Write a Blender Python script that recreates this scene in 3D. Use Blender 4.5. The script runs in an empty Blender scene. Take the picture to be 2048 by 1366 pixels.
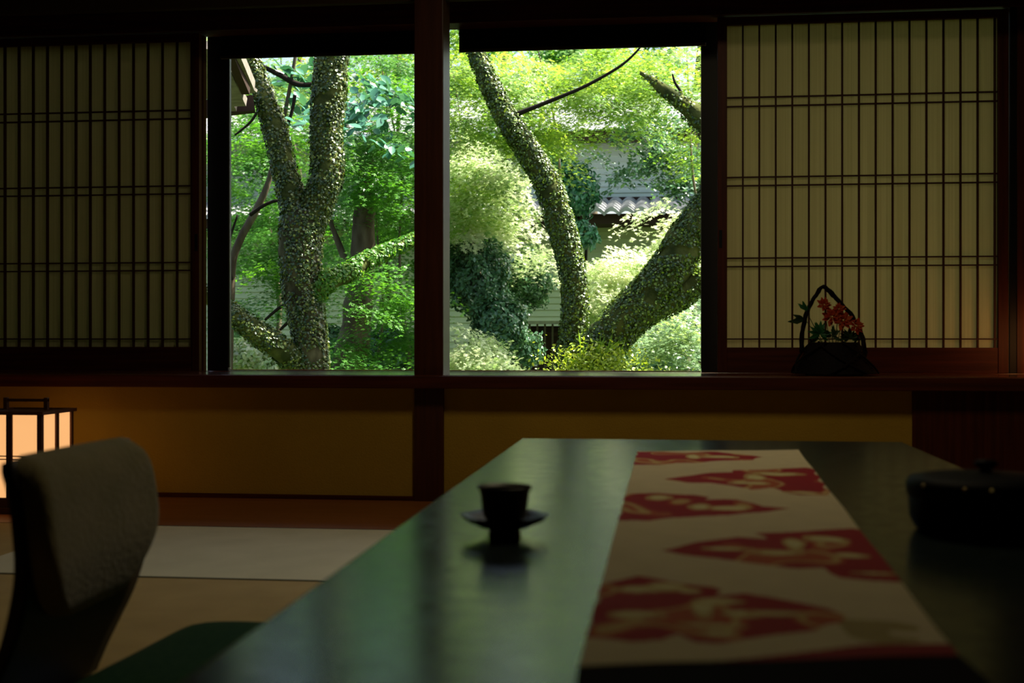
import bpy, bmesh, math, random
import numpy as np
from mathutils import Vector, Matrix, noise

# ------------------------------------------------------------------ camera
FPX = 2500.0            # focal length in pixels of a 2048 px wide picture
CX, CY = 1024.0, 677.0  # principal column, horizon row
EYE = 0.60
TH = math.atan(0.12)
cT, sT = math.cos(TH), math.sin(TH)
sc = bpy.context.scene
cam = bpy.data.cameras.new('camera'); camo = bpy.data.objects.new('camera', cam)
sc.collection.objects.link(camo); sc.camera = camo
cam.sensor_width = 36.0; cam.lens = FPX / 2048 * 36.0
cam.shift_y = -(683 - CY) / 2048
cam.clip_start = 0.02; cam.clip_end = 300
camo.location = (0, 0, EYE); camo.rotation_euler = (math.pi / 2, 0, TH)
cam.dof.use_dof = True; cam.dof.focus_distance = 6.6; cam.dof.aperture_fstop = 4.5

# ------------------------------------------------------------------ world, sun, exposure
w = bpy.data.worlds.new('world'); sc.world = w; w.use_nodes = True
nt = w.node_tree; nt.nodes.clear()
sky = nt.nodes.new('ShaderNodeTexSky'); sky.sky_type = 'NISHITA'; sky.sun_disc = False
sky.sun_elevation = math.radians(58); sky.sun_rotation = math.radians(60); sky.air_density = 1.0; sky.dust_density = 5.0
bg = nt.nodes.new('ShaderNodeBackground'); bg.inputs['Strength'].default_value = 0.38
wo = nt.nodes.new('ShaderNodeOutputWorld')
nt.links.new(sky.outputs[0], bg.inputs[0]); nt.links.new(bg.outputs[0], wo.inputs[0])
sun = bpy.data.lights.new('sun', 'SUN'); sun.energy = 24.0; sun.angle = math.radians(0.6); sun.color = (1.0, 0.95, 0.86)
suno = bpy.data.objects.new('sun', sun); sc.collection.objects.link(suno)
SUN_FROM = Vector((0.62, 0.22, 1.0)).normalized()
suno.rotation_euler = SUN_FROM.to_track_quat('Z', 'Y').to_euler(); suno.location = SUN_FROM * 30
sc.view_settings.view_transform = 'Standard'; sc.view_settings.look = 'None'
sc.view_settings.gamma = 1.0; sc.view_settings.use_curve_mapping = False
sc.view_settings.exposure = 0.0
cy = sc.cycles
cy.use_denoising = True; cy.max_bounces = 10; cy.diffuse_bounces = 5; cy.glossy_bounces = 4
cy.transmission_bounces = 6; cy.transparent_max_bounces = 12; cy.sample_clamp_indirect = 4.0
cy.caustics_reflective = False; cy.caustics_refractive = False

# ------------------------------------------------------------------ pixel <-> place helpers
def ray(px, py):
    a = (px - CX) / FPX; b = (CY - py) / FPX
    return Vector((a * cT - sT, a * sT + cT, b))
def P(px, py, Y):                       # point of the photo's pixel on the plane Y = const
    d = ray(px, py); return Vector((0, 0, EYE)) + d * (Y / d.y)
def G(px, py, z):                       # ... on the level z = const
    d = ray(px, py); return Vector((0, 0, EYE)) + d * ((z - EYE) / d.z)
def X(px, Y): return P(px, CY, Y).x
def Z(px, py, Y): return P(px, py, Y).z
def m_per_px(px, Y):
    return (Y / ray(px, CY).y) / FPX

# ------------------------------------------------------------------ materials
def mat(name, col, rough=0.6, spec=0.5, var=None, vscale=8.0, stretch=(1, 1, 1), bump=0.0, bscale=40.0, trans=0.0, metal=0.0, coat=0.0, emit=None, estr=0.0, sheen=0.0, tcol=None):
    m = bpy.data.materials.new(name); m.use_nodes = True
    n = m.node_tree.nodes; l = m.node_tree.links; n.clear()
    out = n.new('ShaderNodeOutputMaterial'); b = n.new('ShaderNodeBsdfPrincipled')
    b.inputs['Base Color'].default_value = (*col, 1); b.inputs['Roughness'].default_value = rough
    b.inputs['Specular IOR Level'].default_value = spec; b.inputs['Metallic'].default_value = metal
    b.inputs['Coat Weight'].default_value = coat; b.inputs['Sheen Weight'].default_value = sheen
    if emit: b.inputs['Emission Color'].default_value = (*emit, 1); b.inputs['Emission Strength'].default_value = estr
    tc = n.new('ShaderNodeTexCoord'); mp = n.new('ShaderNodeMapping'); mp.inputs['Scale'].default_value = stretch
    l.new(tc.outputs['Object'], mp.inputs[0])
    csock = None
    if var:
        nz = n.new('ShaderNodeTexNoise'); nz.inputs['Scale'].default_value = vscale; nz.inputs['Detail'].default_value = 5
        l.new(mp.outputs[0], nz.inputs[0])
        rp = n.new('ShaderNodeValToRGB'); rp.color_ramp.elements[0].position = 0.35; rp.color_ramp.elements[1].position = 0.65
        rp.color_ramp.elements[0].color = (*col, 1); rp.color_ramp.elements[1].color = (*var, 1)
        l.new(nz.outputs[0], rp.inputs[0]); l.new(rp.outputs[0], b.inputs['Base Color']); csock = rp.outputs[0]
    if bump:
        nb = n.new('ShaderNodeTexNoise'); nb.inputs['Scale'].default_value = bscale; nb.inputs['Detail'].default_value = 4
        l.new(mp.outputs[0], nb.inputs[0])
        bp = n.new('ShaderNodeBump'); bp.inputs['Strength'].default_value = bump; bp.inputs['Distance'].default_value = 0.01
        l.new(nb.outputs[0], bp.inputs['Height']); l.new(bp.outputs[0], b.inputs['Normal'])
    if trans > 0:
        t = n.new('ShaderNodeBsdfTranslucent'); t.inputs[0].default_value = (*(tcol or col), 1)
        mx = n.new('ShaderNodeMixShader'); mx.inputs[0].default_value = trans
        l.new(b.outputs[0], mx.inputs[1]); l.new(t.outputs[0], mx.inputs[2]); l.new(mx.outputs[0], out.inputs[0])
    else:
        l.new(b.outputs[0], out.inputs[0])
    return m

def leaf_mat(name, c1, c2, trans=0.5, rough=0.35, tgain=1.6, warm=1.0):
    """leaves: the colour varies from leaf to leaf through the attribute 'tint' """
    m = bpy.data.materials.new(name); m.use_nodes = True
    n = m.node_tree.nodes; l = m.node_tree.links; n.clear()
    out = n.new('ShaderNodeOutputMaterial'); b = n.new('ShaderNodeBsdfPrincipled')
    at = n.new('ShaderNodeAttribute'); at.attribute_name = 'tint'
    mx = n.new('ShaderNodeMix'); mx.data_type = 'RGBA'
    l.new(at.outputs['Fac'], mx.inputs['Factor'])
    mx.inputs['A'].default_value = (*c1, 1); mx.inputs['B'].default_value = (*c2, 1)
    l.new(mx.outputs['Result'], b.inputs['Base Color'])
    b.inputs['Roughness'].default_value = rough; b.inputs['Specular IOR Level'].default_value = 0.6
    g = n.new('ShaderNodeMix'); g.data_type = 'RGBA'; g.blend_type = 'MULTIPLY'; g.inputs['Factor'].default_value = 1.0
    g.inputs['B'].default_value = (tgain * (1 + .1 * warm), tgain, tgain * (1 - .45 * warm), 1)
    l.new(mx.outputs['Result'], g.inputs['A'])
    t = n.new('ShaderNodeBsdfTranslucent'); l.new(g.outputs['Result'], t.inputs[0])
    ms = n.new('ShaderNodeMixShader'); ms.inputs[0].default_value = trans
    l.new(b.outputs[0], ms.inputs[1]); l.new(t.outputs[0], ms.inputs[2]); l.new(ms.outputs[0], out.inputs[0])
    return m

M = {}
M['wood'] = mat('red_brown_wood', (0.050, 0.008, 0.003), 0.5, 0.25, var=(0.090, 0.016, 0.005), vscale=5, stretch=(12, 12, 0.6), bump=0.1)
M['wood_h'] = mat('red_brown_wood_lengthwise', (0.050, 0.008, 0.003), 0.5, 0.25, var=(0.090, 0.016, 0.005), vscale=5, stretch=(0.6, 12, 12), bump=0.1)
M['pillar'] = mat('old_pillar_wood', (0.050, 0.011, 0.004), 0.45, 0.35, var=(0.075, 0.018, 0.006), vscale=5, stretch=(12, 12, 0.6), bump=0.1)
M['kumiko'] = mat('dark_lattice_wood', (0.05, 0.010, 0.006), 0.6, 0.3)
M['stile'] = mat('window_lit_stile_edge', (0.22, 0.14, 0.04), 0.5, 0.4, var=(0.28, 0.18, 0.05), vscale=6, stretch=(10, 10, 0.5))  # lighter than the frame wood: window light put into the colour
M['sill'] = mat('varnished_sill_wood', (0.10, 0.022, 0.008), 0.20, 0.5, var=(0.15, 0.035, 0.012), vscale=5, stretch=(0.6, 12, 12), coat=0.6)
M['sill'].node_tree.nodes['Principled BSDF'].inputs['Coat Roughness'].default_value = 0.16
M['black'] = mat('black_window_frame', (0.006, 0.005, 0.006), 0.5, 0.25)
M['alu'] = mat('grey_window_gasket', (0.10, 0.11, 0.10), 0.4, 0.5)
M['plaster'] = mat('olive_earthen_plaster', (0.42, 0.26, 0.032), 0.95, 0.1, var=(0.48, 0.30, 0.04), vscale=3, bump=0.25, bscale=180)
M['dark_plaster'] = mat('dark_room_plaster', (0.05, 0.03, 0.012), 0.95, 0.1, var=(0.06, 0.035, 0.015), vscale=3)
M['ceil'] = mat('dark_ceiling_boards', (0.02, 0.008, 0.004), 0.8, 0.2, var=(0.03, 0.012, 0.006), stretch=(12, 0.5, 12))
M['board'] = mat('floor_board_wood', (0.24, 0.075, 0.012), 0.5, 0.3, var=(0.30, 0.10, 0.018), vscale=5, stretch=(0.6, 12, 12))
M['blind'] = mat('black_blind_cloth', (0.004, 0.004, 0.005), 0.9, 0.1)
M['blind_bar'] = mat('blind_bottom_bar', (0.05, 0.03, 0.02), 0.5, 0.4)
M['lacquer'] = mat('black_lacquer', (0.004, 0.003, 0.003), 0.35, 0.25)
M['gold'] = mat('gold_fleck', (0.75, 0.55, 0.22), 0.3, 0.5, metal=0.9)
M['cup'] = mat('dark_glazed_stoneware', (0.006, 0.004, 0.004), 0.45, 0.25, var=(0.012, 0.006, 0.004), vscale=60)
M['saucer'] = mat('aged_bronze_saucer', (0.012, 0.009, 0.005), 0.4, 0.3, var=(0.03, 0.025, 0.01), vscale=50)
M['velvet'] = mat('olive_velvet', (0.20, 0.17, 0.065), 0.95, 0.1, var=(0.26, 0.21, 0.10), vscale=14, bump=0.3, bscale=120, sheen=0.35)
M['shell'] = mat('black_bentwood', (0.010, 0.003, 0.002), 0.4, 0.3)
M['zabuton'] = mat('dark_green_cushion_cloth', (0.012, 0.05, 0.016), 0.9, 0.1, var=(0.02, 0.065, 0.02), vscale=90, bump=0.2, bscale=300)
M['lamp_paper'] = mat('lit_washi_paper', (0.8, 0.6, 0.4), 0.9, 0.0, emit=(1.0, 0.50, 0.19), estr=0.95)
M['lamp_wood'] = mat('lantern_wood', (0.10, 0.035, 0.015), 0.5, 0.4, var=(0.14, 0.05, 0.02), vscale=8, stretch=(8, 8, 1))
M['wicker'] = mat('dark_vine_basket', (0.005, 0.002, 0.002), 0.75, 0.15, bump=0.4, bscale=90)
M['petal'] = mat('red_petal', (0.42, 0.03, 0.012), 0.6, 0.2, var=(0.60, 0.12, 0.03), vscale=60, trans=0.35)
M['stem'] = mat('green_stem', (0.02, 0.05, 0.012), 0.6, 0.3)
M['sprig'] = mat('bouquet_leaf', (0.03, 0.17, 0.05), 0.5, 0.4, trans=0.35)

def paper_mat():
    m = bpy.data.materials.new('shoji_paper'); m.use_nodes = True
    n = m.node_tree.nodes; l = m.node_tree.links; n.clear()
    out = n.new('ShaderNodeOutputMaterial'); d = n.new('ShaderNodeBsdfDiffuse'); t = n.new('ShaderNodeBsdfTranslucent')
    tc = n.new('ShaderNodeTexCoord'); mp = n.new('ShaderNodeMapping'); mp.inputs['Scale'].default_value = (140, 1, 0.8)
    nz = n.new('ShaderNodeTexNoise'); nz.inputs['Scale'].default_value = 1.0; nz.inputs['Detail'].default_value = 2
    l.new(tc.outputs['Object'], mp.inputs[0]); l.new(mp.outputs[0], nz.inputs[0])
    rp = n.new('ShaderNodeValToRGB')
    rp.color_ramp.elements[0].position = 0.3; rp.color_ramp.elements[0].color = (0.53, 0.47, 0.26, 1)
    rp.color_ramp.elements[1].position = 0.7; rp.color_ramp.elements[1].color = (0.62, 0.56, 0.33, 1)
    l.new(nz.outputs[0], rp.inputs[0]); l.new(rp.outputs[0], d.inputs[0]); l.new(rp.outputs[0], t.inputs[0])
    mx = n.new('ShaderNodeMixShader'); mx.inputs[0].default_value = 0.37
    l.new(d.outputs[0], mx.inputs[1]); l.new(t.outputs[0], mx.inputs[2]); l.new(mx.outputs[0], out.inputs[0])
    return m
M['paper'] = paper_mat()

def glass_mat():
    m = bpy.data.materials.new('window_glass'); m.use_nodes = True
    n = m.node_tree.nodes; l = m.node_tree.links; n.clear()
    out = n.new('ShaderNodeOutputMaterial'); t = n.new('ShaderNodeBsdfTransparent'); g = n.new('ShaderNodeBsdfGlossy')
    t.inputs[0].default_value = (0.97, 0.985, 0.975, 1); g.inputs['Roughness'].default_value = 0.02
    fr = n.new('ShaderNodeFresnel'); fr.inputs[0].default_value = 1.45
    mx = n.new('ShaderNodeMixShader'); l.new(fr.outputs[0], mx.inputs[0])
    l.new(t.outputs[0], mx.inputs[1]); l.new(g.outputs[0], mx.inputs[2]); l.new(mx.outputs[0], out.inputs[0])
    return m
M['glass'] = glass_mat()

def table_mat():
    m = mat('blue_green_lacquered_table', (0.013, 0.022, 0.019), 0.17, 0.26, var=(0.018, 0.028, 0.026), vscale=25)
    n = m.node_tree.nodes; l = m.node_tree.links; b = n['Principled BSDF']
    tc = n['Texture Coordinate']
    nz = n.new('ShaderNodeTexNoise'); nz.inputs['Scale'].default_value = 30; nz.inputs['Detail'].default_value = 6
    l.new(tc.outputs['Object'], nz.inputs[0])
    mr = n.new('ShaderNodeMapRange'); mr.inputs['From Min'].default_value = 0.3; mr.inputs['From Max'].default_value = 0.7
    mr.inputs['To Min'].default_value = 0.17; mr.inputs['To Max'].default_value = 0.24
    l.new(nz.outputs[0], mr.inputs[0]); l.new(mr.outputs[0], b.inputs['Roughness'])
    return m
M['table'] = table_mat()

def tatami_mat(name, c1, c2, along_x):
    m = mat(name, c1, 0.75, 0.3)
    n = m.node_tree.nodes; l = m.node_tree.links; b = n['Principled BSDF']
    mp = n['Mapping']; mp.inputs['Scale'].default_value = (1, 1, 1)
    wv = n.new('ShaderNodeTexWave'); wv.wave_type = 'BANDS'; wv.bands_direction = 'Y' if along_x else 'X'
    wv.inputs['Scale'].default_value = 60; wv.inputs['Distortion'].default_value = 0.4
    l.new(mp.outputs[0], wv.inputs[0])
    nz = n.new('ShaderNodeTexNoise'); nz.inputs['Scale'].default_value = 7; nz.inputs['Detail'].default_value = 6
    l.new(mp.outputs[0], nz.inputs[0])
    rp = n.new('ShaderNodeValToRGB'); rp.color_ramp.elements[0].color = (*c1, 1); rp.color_ramp.elements[1].color = (*c2, 1)
    rp.color_ramp.elements[0].position = 0.3; rp.color_ramp.elements[1].position = 0.7
    l.new(nz.outputs[0], rp.inputs[0]); l.new(rp.outputs[0], b.inputs['Base Color'])
    bp = n.new('ShaderNodeBump'); bp.inputs['Strength'].default_value = 0.4; bp.inputs['Distance'].default_value = 0.002
    l.new(wv.outputs[0], bp.inputs['Height']); l.new(bp.outputs[0], b.inputs['Normal'])
    return m
M['tatami_x'] = tatami_mat('tatami_window_sheen_weave', (0.68, 0.62, 0.39), (0.76, 0.69, 0.45), True)  # brighter than the straw weave: window sheen put into the colour
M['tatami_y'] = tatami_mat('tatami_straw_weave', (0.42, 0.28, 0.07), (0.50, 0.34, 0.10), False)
M['heri'] = mat('tatami_border_cloth', (0.035, 0.035, 0.012), 0.9, 0.1)

M['bark'] = mat('mossy_bark', (0.035, 0.032, 0.016), 0.9, 0.15, var=(0.10, 0.09, 0.045), vscale=14, stretch=(1, 1, 0.5), bump=0.8, bscale=30)
M['bark_moss'] = mat('green_moss_bark', (0.030, 0.040, 0.010), 0.95, 0.1, var=(0.11, 0.12, 0.03), vscale=9, bump=0.9, bscale=35)
M['bark_brown'] = mat('brown_bark', (0.06, 0.042, 0.025), 0.9, 0.15, var=(0.15, 0.12, 0.08), vscale=12, stretch=(1, 1, 0.3), bump=0.9, bscale=25)
M['twig'] = mat('dark_twig', (0.018, 0.014, 0.010), 0.9, 0.1)
M['ivy'] = leaf_mat('ivy_leaf', (0.015, 0.050, 0.004), (0.36, 0.42, 0.08), 0.25, 0.4, 1.2)
M['ivy_green'] = leaf_mat('green_ivy_leaf', (0.028, 0.065, 0.004), (0.34, 0.50, 0.04), 0.25, 0.4, 1.2)
M['ivy_bright'] = leaf_mat('bright_fern_leaf', (0.14, 0.24, 0.01), (0.48, 0.58, 0.06), 0.35, 0.4, 1.2)
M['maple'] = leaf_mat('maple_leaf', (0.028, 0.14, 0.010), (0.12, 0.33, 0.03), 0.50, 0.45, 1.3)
M['maple_sunlit'] = leaf_mat('sunlit_maple_leaf', (0.055, 0.20, 0.014), (0.34, 0.48, 0.08), 0.50, 0.45, 1.3)  # sunlit copy of the maple leaf, sunshine put into its colour
M['pale'] = leaf_mat('sun_bright_maple_leaf', (0.32, 0.50, 0.14), (0.80, 0.78, 0.62), 0.42, 0.35, 1.2, 0.3)  # near-white leaves, overexposed sunlight painted into the leaf colour
M['soft'] = leaf_mat('soft_grey_green_leaf', (0.07, 0.17, 0.06), (0.36, 0.50, 0.24), 0.4, 0.35, 1.2)
M['ever'] = leaf_mat('evergreen_leaf', (0.035, 0.11, 0.05), (0.14, 0.28, 0.15), 0.22, 0.25, 1.3)
M['bluish'] = leaf_mat('glossy_blue_green_leaf', (0.03, 0.14, 0.08), (0.10, 0.28, 0.18), 0.25, 0.25, 1.2)
M['deep'] = leaf_mat('deep_wood_leaf', (0.020, 0.075, 0.016), (0.06, 0.16, 0.03), 0.35, 0.5, 1.2)
M['moss'] = mat('moss_ground', (0.03, 0.06, 0.015), 0.95, 0.1, var=(0.07, 0.10, 0.03), vscale=3, bump=0.6)
M['siding'] = mat('pale_grey_siding', (0.50, 0.56, 0.50), 0.8, 0.2, var=(0.56, 0.62, 0.56), vscale=3, stretch=(0.4, 1, 6))
M['siding_low'] = mat('cream_lower_siding', (0.46, 0.50, 0.34), 0.8, 0.2, var=(0.52, 0.55, 0.38), vscale=3, stretch=(0.4, 1, 6))
M['tile'] = mat('grey_roof_tile', (0.22, 0.22, 0.22), 0.40, 0.5, var=(0.42, 0.41, 0.41), vscale=9)
M['eave'] = mat('dark_brown_eave', (0.035, 0.018, 0.012), 0.8, 0.2)
M['grey_wood'] = mat('weathered_grey_rafter', (0.16, 0.14, 0.11), 0.8, 0.2, var=(0.24, 0.21, 0.17), vscale=10, stretch=(1, 6, 1))
M['bamboo'] = mat('weathered_fence_slat', (0.10, 0.085, 0.06), 0.8, 0.2)
M['stucco'] = mat('outside_stucco', (0.35, 0.32, 0.25), 0.9, 0.1)

# ------------------------------------------------------------------ mesh helpers
def link(name, bm, m, parent=None, smooth=False):
    me = bpy.data.meshes.new(name); bm.to_mesh(me); bm.free()
    for p in me.polygons: p.use_smooth = smooth
    if isinstance(m, (list, tuple)):
        for x in m: me.materials.append(x)
    else: me.materials.append(m)
    o = bpy.data.objects.new(name, me); sc.collection.objects.link(o)
    if parent: o.parent = parent
    return o
def tag(o, label=None, cat=None, group=None, kind=None):
    if label: o['label'] = label
    if cat: o['category'] = cat
    if group: o['group'] = group
    if kind: o['kind'] = kind
    return o
def thing(name, label, cat, loc=(0, 0, 0), rz=0, group=None):
    o = bpy.data.objects.new(name, None); sc.collection.objects.link(o); o.location = loc; o.rotation_euler = (0, 0, rz)
    return tag(o, label, cat, group)
def bx(bm, a, b, bev=0.0, mi=0):
    a, b = Vector(a), Vector(b)
    r = bmesh.ops.create_cube(bm, size=1.0)
    c = (a + b) / 2; s = b - a
    for v in r['verts']: v.co = Vector((v.co.x * s.x, v.co.y * s.y, v.co.z * s.z)) + c
    fs = set(f for v in r['verts'] for f in v.link_faces)
    for f in fs: f.material_index = mi
    if bev > 0:
        es = list(set(e for v in r['verts'] for e in v.link_edges))
        bmesh.ops.bevel(bm, geom=es, offset=bev, segments=2, affect='EDGES', profile=0.5)
def box(name, a, b, m, parent=None, bev=0.0):
    bm = bmesh.new(); bx(bm, a, b, bev); return link(name, bm, m, parent)
def struct(name, a, b, m, bev=0.0):
    return tag(box(name, a, b, m, None, bev), kind='structure')
def lathe(bm, prof, n=32, c=(0, 0, 0), wav=None):
    rings = []
    for i, (r, z) in enumerate(prof):
        ring = []
        for k in range(n):
            a = 2 * math.pi * k / n
            rr = r * (wav(a, i) if wav else 1)
            ring.append(bm.verts.new((c[0] + rr * math.cos(a), c[1] + rr * math.sin(a), c[2] + z)))
        rings.append(ring)
    for i in range(len(rings) - 1):
        for k in range(n):
            bm.faces.new((rings[i][k], rings[i][(k + 1) % n], rings[i + 1][(k + 1) % n], rings[i + 1][k]))
    return rings
def spline(pts, sub=6):
    """Catmull-Rom through (Vector, radius)"""
    out = []
    n = len(pts)
    for i in range(n - 1):
        p0 = pts[max(i - 1, 0)]; p1 = pts[i]; p2 = pts[i + 1]; p3 = pts[min(i + 2, n - 1)]
        for s in range(sub):
            t = s / sub
            q = 0.5 * ((2 * p1[0]) + (p2[0] - p0[0]) * t + (2 * p0[0] - 5 * p1[0] + 4 * p2[0] - p3[0]) * t * t + (-p0[0] + 3 * p1[0] - 3 * p2[0] + p3[0]) * t ** 3)
            out.append((q, p1[1] * (1 - t) + p2[1] * t))
    out.append(pts[-1]); return out
def tube(bm, pts, n=12, sub=6, rough=0.0, cap=True):
    pth = spline(pts, sub) if sub else pts
    rings = []; up = Vector((0.3, 0.9, 0.2)).normalized()
    for i, (p, r) in enumerate(pth):
        t = (pth[min(i + 1, len(pth) - 1)][0] - pth[max(i - 1, 0)][0])
        if t.length < 1e-9: t = Vector((0, 0, 1))
        t.normalize(); a = t.cross(up)
        if a.length < 0.05: a = t.cross(Vector((1, 0, 0)))
        a.normalize(); b = t.cross(a); ring = []
        for k in range(n):
            th = 2 * math.pi * k / n; d = a * math.cos(th) + b * math.sin(th)
            rr = r * (1 + rough * noise.noise((p + d * r) * 7.0) + rough * 0.5 * noise.noise((p + d * r) * 19.0))
            ring.append(bm.verts.new(p + d * rr))
        rings.append(ring)
    for i in range(len(rings) - 1):
        for k in range(n):
            bm.faces.new((rings[i][k], rings[i][(k + 1) % n], rings[i + 1][(k + 1) % n], rings[i + 1][k]))
    if cap:
        bm.faces.new(rings[0][::-1]); bm.faces.new(rings[-1])
    return pth

rng = np.random.default_rng(7)
random.seed(7)
def leaf_object(name, centers, normals, size, m, parent, shape='maple', tint=None, szvar=0.35):
    """one mesh of many small real leaves"""
    N = len(centers)
    if shape == 'maple':
        base = []; faces = []
        for k, (ang, ln) in enumerate(((-105, .55), (-52, .85), (0, 1.0), (52, .85), (105, .55))):
            a = math.radians(ang); d = np.array([math.sin(a), math.cos(a)]); q = np.array([d[1], -d[0]])
            i0 = len(base)
            base += [np.array([0, 0]) - d * 0.05, d * ln * .5 + q * .15, d * ln, d * ln * .5 - q * .15]
            faces.append((i0, i0 + 1, i0 + 2, i0 + 3))
        base = np.array([[b[0], b[1] - .25, -0.12 * (b[0] ** 2 + b[1] ** 2)] for b in base]) * .55
    elif shape == 'oval':
        base = np.array([[0, -.5, 0], [.24, -.2, .04], [.26, .15, .04], [0, .55, -.04], [-.26, .15, .04], [-.24, -.2, .04]])
        faces = [(0, 1, 2, 3), (0, 3, 4, 5)]
    elif shape == 'round':
        base = np.array([[math.cos(a) * .5, math.sin(a) * .5, .05 * math.cos(2 * a)] for a in np.linspace(0, 2 * math.pi, 7)[:-1]])
        faces = [(0, 1, 2, 3), (0, 3, 4, 5)]
    else:   # blade
        base = np.array([[-.05, 0, 0], [.05, 0, 0], [.05, .6, .05], [0, 1.0, -.1], [-.05, .6, .05]])
        faces = [(0, 1, 2, 3, 4)]
    nv = len(base)
    nrm = normals / (np.linalg.norm(normals, axis=1, keepdims=True) + 1e-9)
    r = rng.normal(size=(N, 3)); u = np.cross(nrm, r); u /= np.linalg.norm(u, axis=1, keepdims=True) + 1e-9
    v = np.cross(nrm, u)
    s = size * (1 + szvar * (rng.random(N) * 2 - 1))
    co = centers[:, None, :] + s[:, None, None] * (base[None, :, 0:1] * u[:, None, :] + base[None, :, 1:2] * v[:, None, :] + base[None, :, 2:3] * nrm[:, None, :])
    me = bpy.data.meshes.new(name)
    nl = sum(len(f) for f in faces)
    idx = np.array([i for f in faces for i in f])
    loops = (idx[None, :] + (np.arange(N) * nv)[:, None]).ravel()
    tot = np.tile(np.array([len(f) for f in faces]), N)
    start = np.concatenate([[0], np.cumsum(tot)[:-1]])
    me.vertices.add(N * nv); me.vertices.foreach_set('co', co.reshape(-1).astype(np.float32))
    me.loops.add(len(loops)); me.loops.foreach_set('vertex_index', loops.astype(np.int32))
    me.polygons.add(len(tot)); me.polygons.foreach_set('loop_start', start.astype(np.int32)); me.polygons.foreach_set('loop_total', tot.astype(np.int32))
    me.update(calc_edges=True)
    at = me.attributes.new('tint', 'FLOAT', 'POINT')
    tv = rng.random(N) if tint is None else tint
    at.data.foreach_set('value', np.repeat(tv, nv).astype(np.float32))
    me.materials.append(m)
    o = bpy.data.objects.new(name, me); sc.collection.objects.link(o)
    if parent: o.parent = parent
    return o

# ================================================================== THE ROOM
YW = 4.57      # face of the plaster wall below the sill
YS = 4.95      # face of the sliding paper screens
YG = 5.06      # glazing
SILL = 0.465
XL, XR = -3.2, 2.35
YB = -1.6
FLOOR_T = 0.12
TRACK = 0.4665
TOP = 1.86

struct('floor', (XL, YB, -FLOOR_T), (XR, YW + 0.05, -0.03), M['dark_plaster'])
struct('ceiling', (XL, YB, 2.35), (XR, 5.5, 2.45), M['ceil'])
struct('wall_left', (XL - .1, YB, -.12), (XL, 5.14, 2.35), M['dark_plaster'])
struct('wall_right', (XR, YB, -.12), (XR + .1, 5.14, 2.35), M['dark_plaster'])
struct('wall_back', (XL, YB - .1, -.12), (XR, YB, 2.35), M['dark_plaster'])
xpan = X(1824, YW)
pw0, pw1 = X(824, YW), X(888, YW)
struct('wall_front', (XL, YW, 0.0), (xpan, YW + .06, SILL - .03), M['plaster'])
struct('wall_front_panel', (xpan, YW - .012, 0.0), (XR, YW + .06, SILL - .03), M['wood'])
struct('wall_outer', (XL, 5.0, -.9), (XR, 5.14, TRACK - .03), M['stucco'])
struct('wall_upper', (XL, YS - .02, 2.02), (XR, 5.14, 2.35), M['dark_plaster'])
# pillar and lintels
struct('trim_pillar', (X(828, YW - .02), YW - .02, -.03), (X(886.5, YW - .02), YW + .125, 2.35), M['pillar'], .004)
struct('trim_lintel', (XL, YS - .02, TOP), (XR, YS + .09, 2.02), M['wood_h'], .003)
struct('trim_head_rail', (XL, YS + .09, 1.935), (XR, 5.14, 2.02), M['black'])
# a fixed frieze board over the sill niche, in the plane of the pillar
struct('trim_frieze', (XL, YW + .02, 1.86), (XR, YW + .05, 2.35), M['dark_plaster'])
# sill board and its front rail, screen track
struct('window_sill', (XL, YW - .05, SILL - .03), (XR, YS - .01, SILL), M['sill'], .003)
struct('trim_sill_rail', (XL, YW - .075, SILL - .048), (XR, YW - .05, SILL - .002), M['wood_h'], .003)
struct('trim_track', (XL, YS - .01, SILL - .03), (XR, 5.14, TRACK), M['sill'], .002)
struct('baseboard_front', (XL, YW - .014, -.03), (XR, YW, .014), M['wood_h'])
# right hand jamb, beyond the last paper screen
struct('trim_jamb', (X(2019, YS), YS - .005, TRACK), (X(2033, YS), YS + .09, TOP), M['black'])
struct('wall_side_board', (X(2033, YS), YS - .01, TRACK), (XR, YS + .05, TOP), M['wood'])
struct('wall_left_board', (XL, YS, TRACK), (XL + .02, YS + .09, TOP), M['wood'])

# ---- glazing: two windows with black frames
def window(name, x0, x1):
    f = bmesh.new(); z0, z1 = TRACK, 1.935
    return x0, x1
gz0, gz1 = TRACK, 1.935
wins = [('window_1', X(415, YG), X(858, YG), X(457, YG)), ('window_2', X(858, YG) + .002, X(1436, YG), None)]
o = box('window_1', (X(415, YG), YG, gz0), (X(456, YG), YG + .04, gz1), M['black']); tag(o, kind='structure')
W1 = o
box('window_gasket', (X(456, YG), YG + .005, gz0 + .012), (X(458.5, YG), YG + .02, gz1), M['alu'], W1)
box('bottom_rail', (X(458.5, YG), YG + .012, gz0), (X(852, YG), YG + .04, gz0 + .003), M['sill'], W1)
box('meeting_stile', (X(838, YG), YG, gz0), (X(864, YG), YG + .04, gz1), M['black'], W1)
box('pane', (X(457, YG), YG + .018, gz0), (X(840, YG), YG + .022, gz1), M['glass'], W1)
o = box('window_2', (X(1403, YG), YG, gz0), (X(1450, YG), YG + .04, gz1), M['black']); tag(o, kind='structure')
W2 = o
box('window_gasket', (X(1401.8, YG), YG + .005, gz0 + .012), (X(1403, YG), YG + .02, gz1), M['alu'], W2)
box('bottom_rail', (X(866, YG), YG + .012, gz0), (X(1402, YG), YG + .04, gz0 + .003), M['sill'], W2)
box('pane', (X(862, YG), YG + .018, gz0), (X(1404, YG), YG + .022, gz1), M['glass'], W2)

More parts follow.
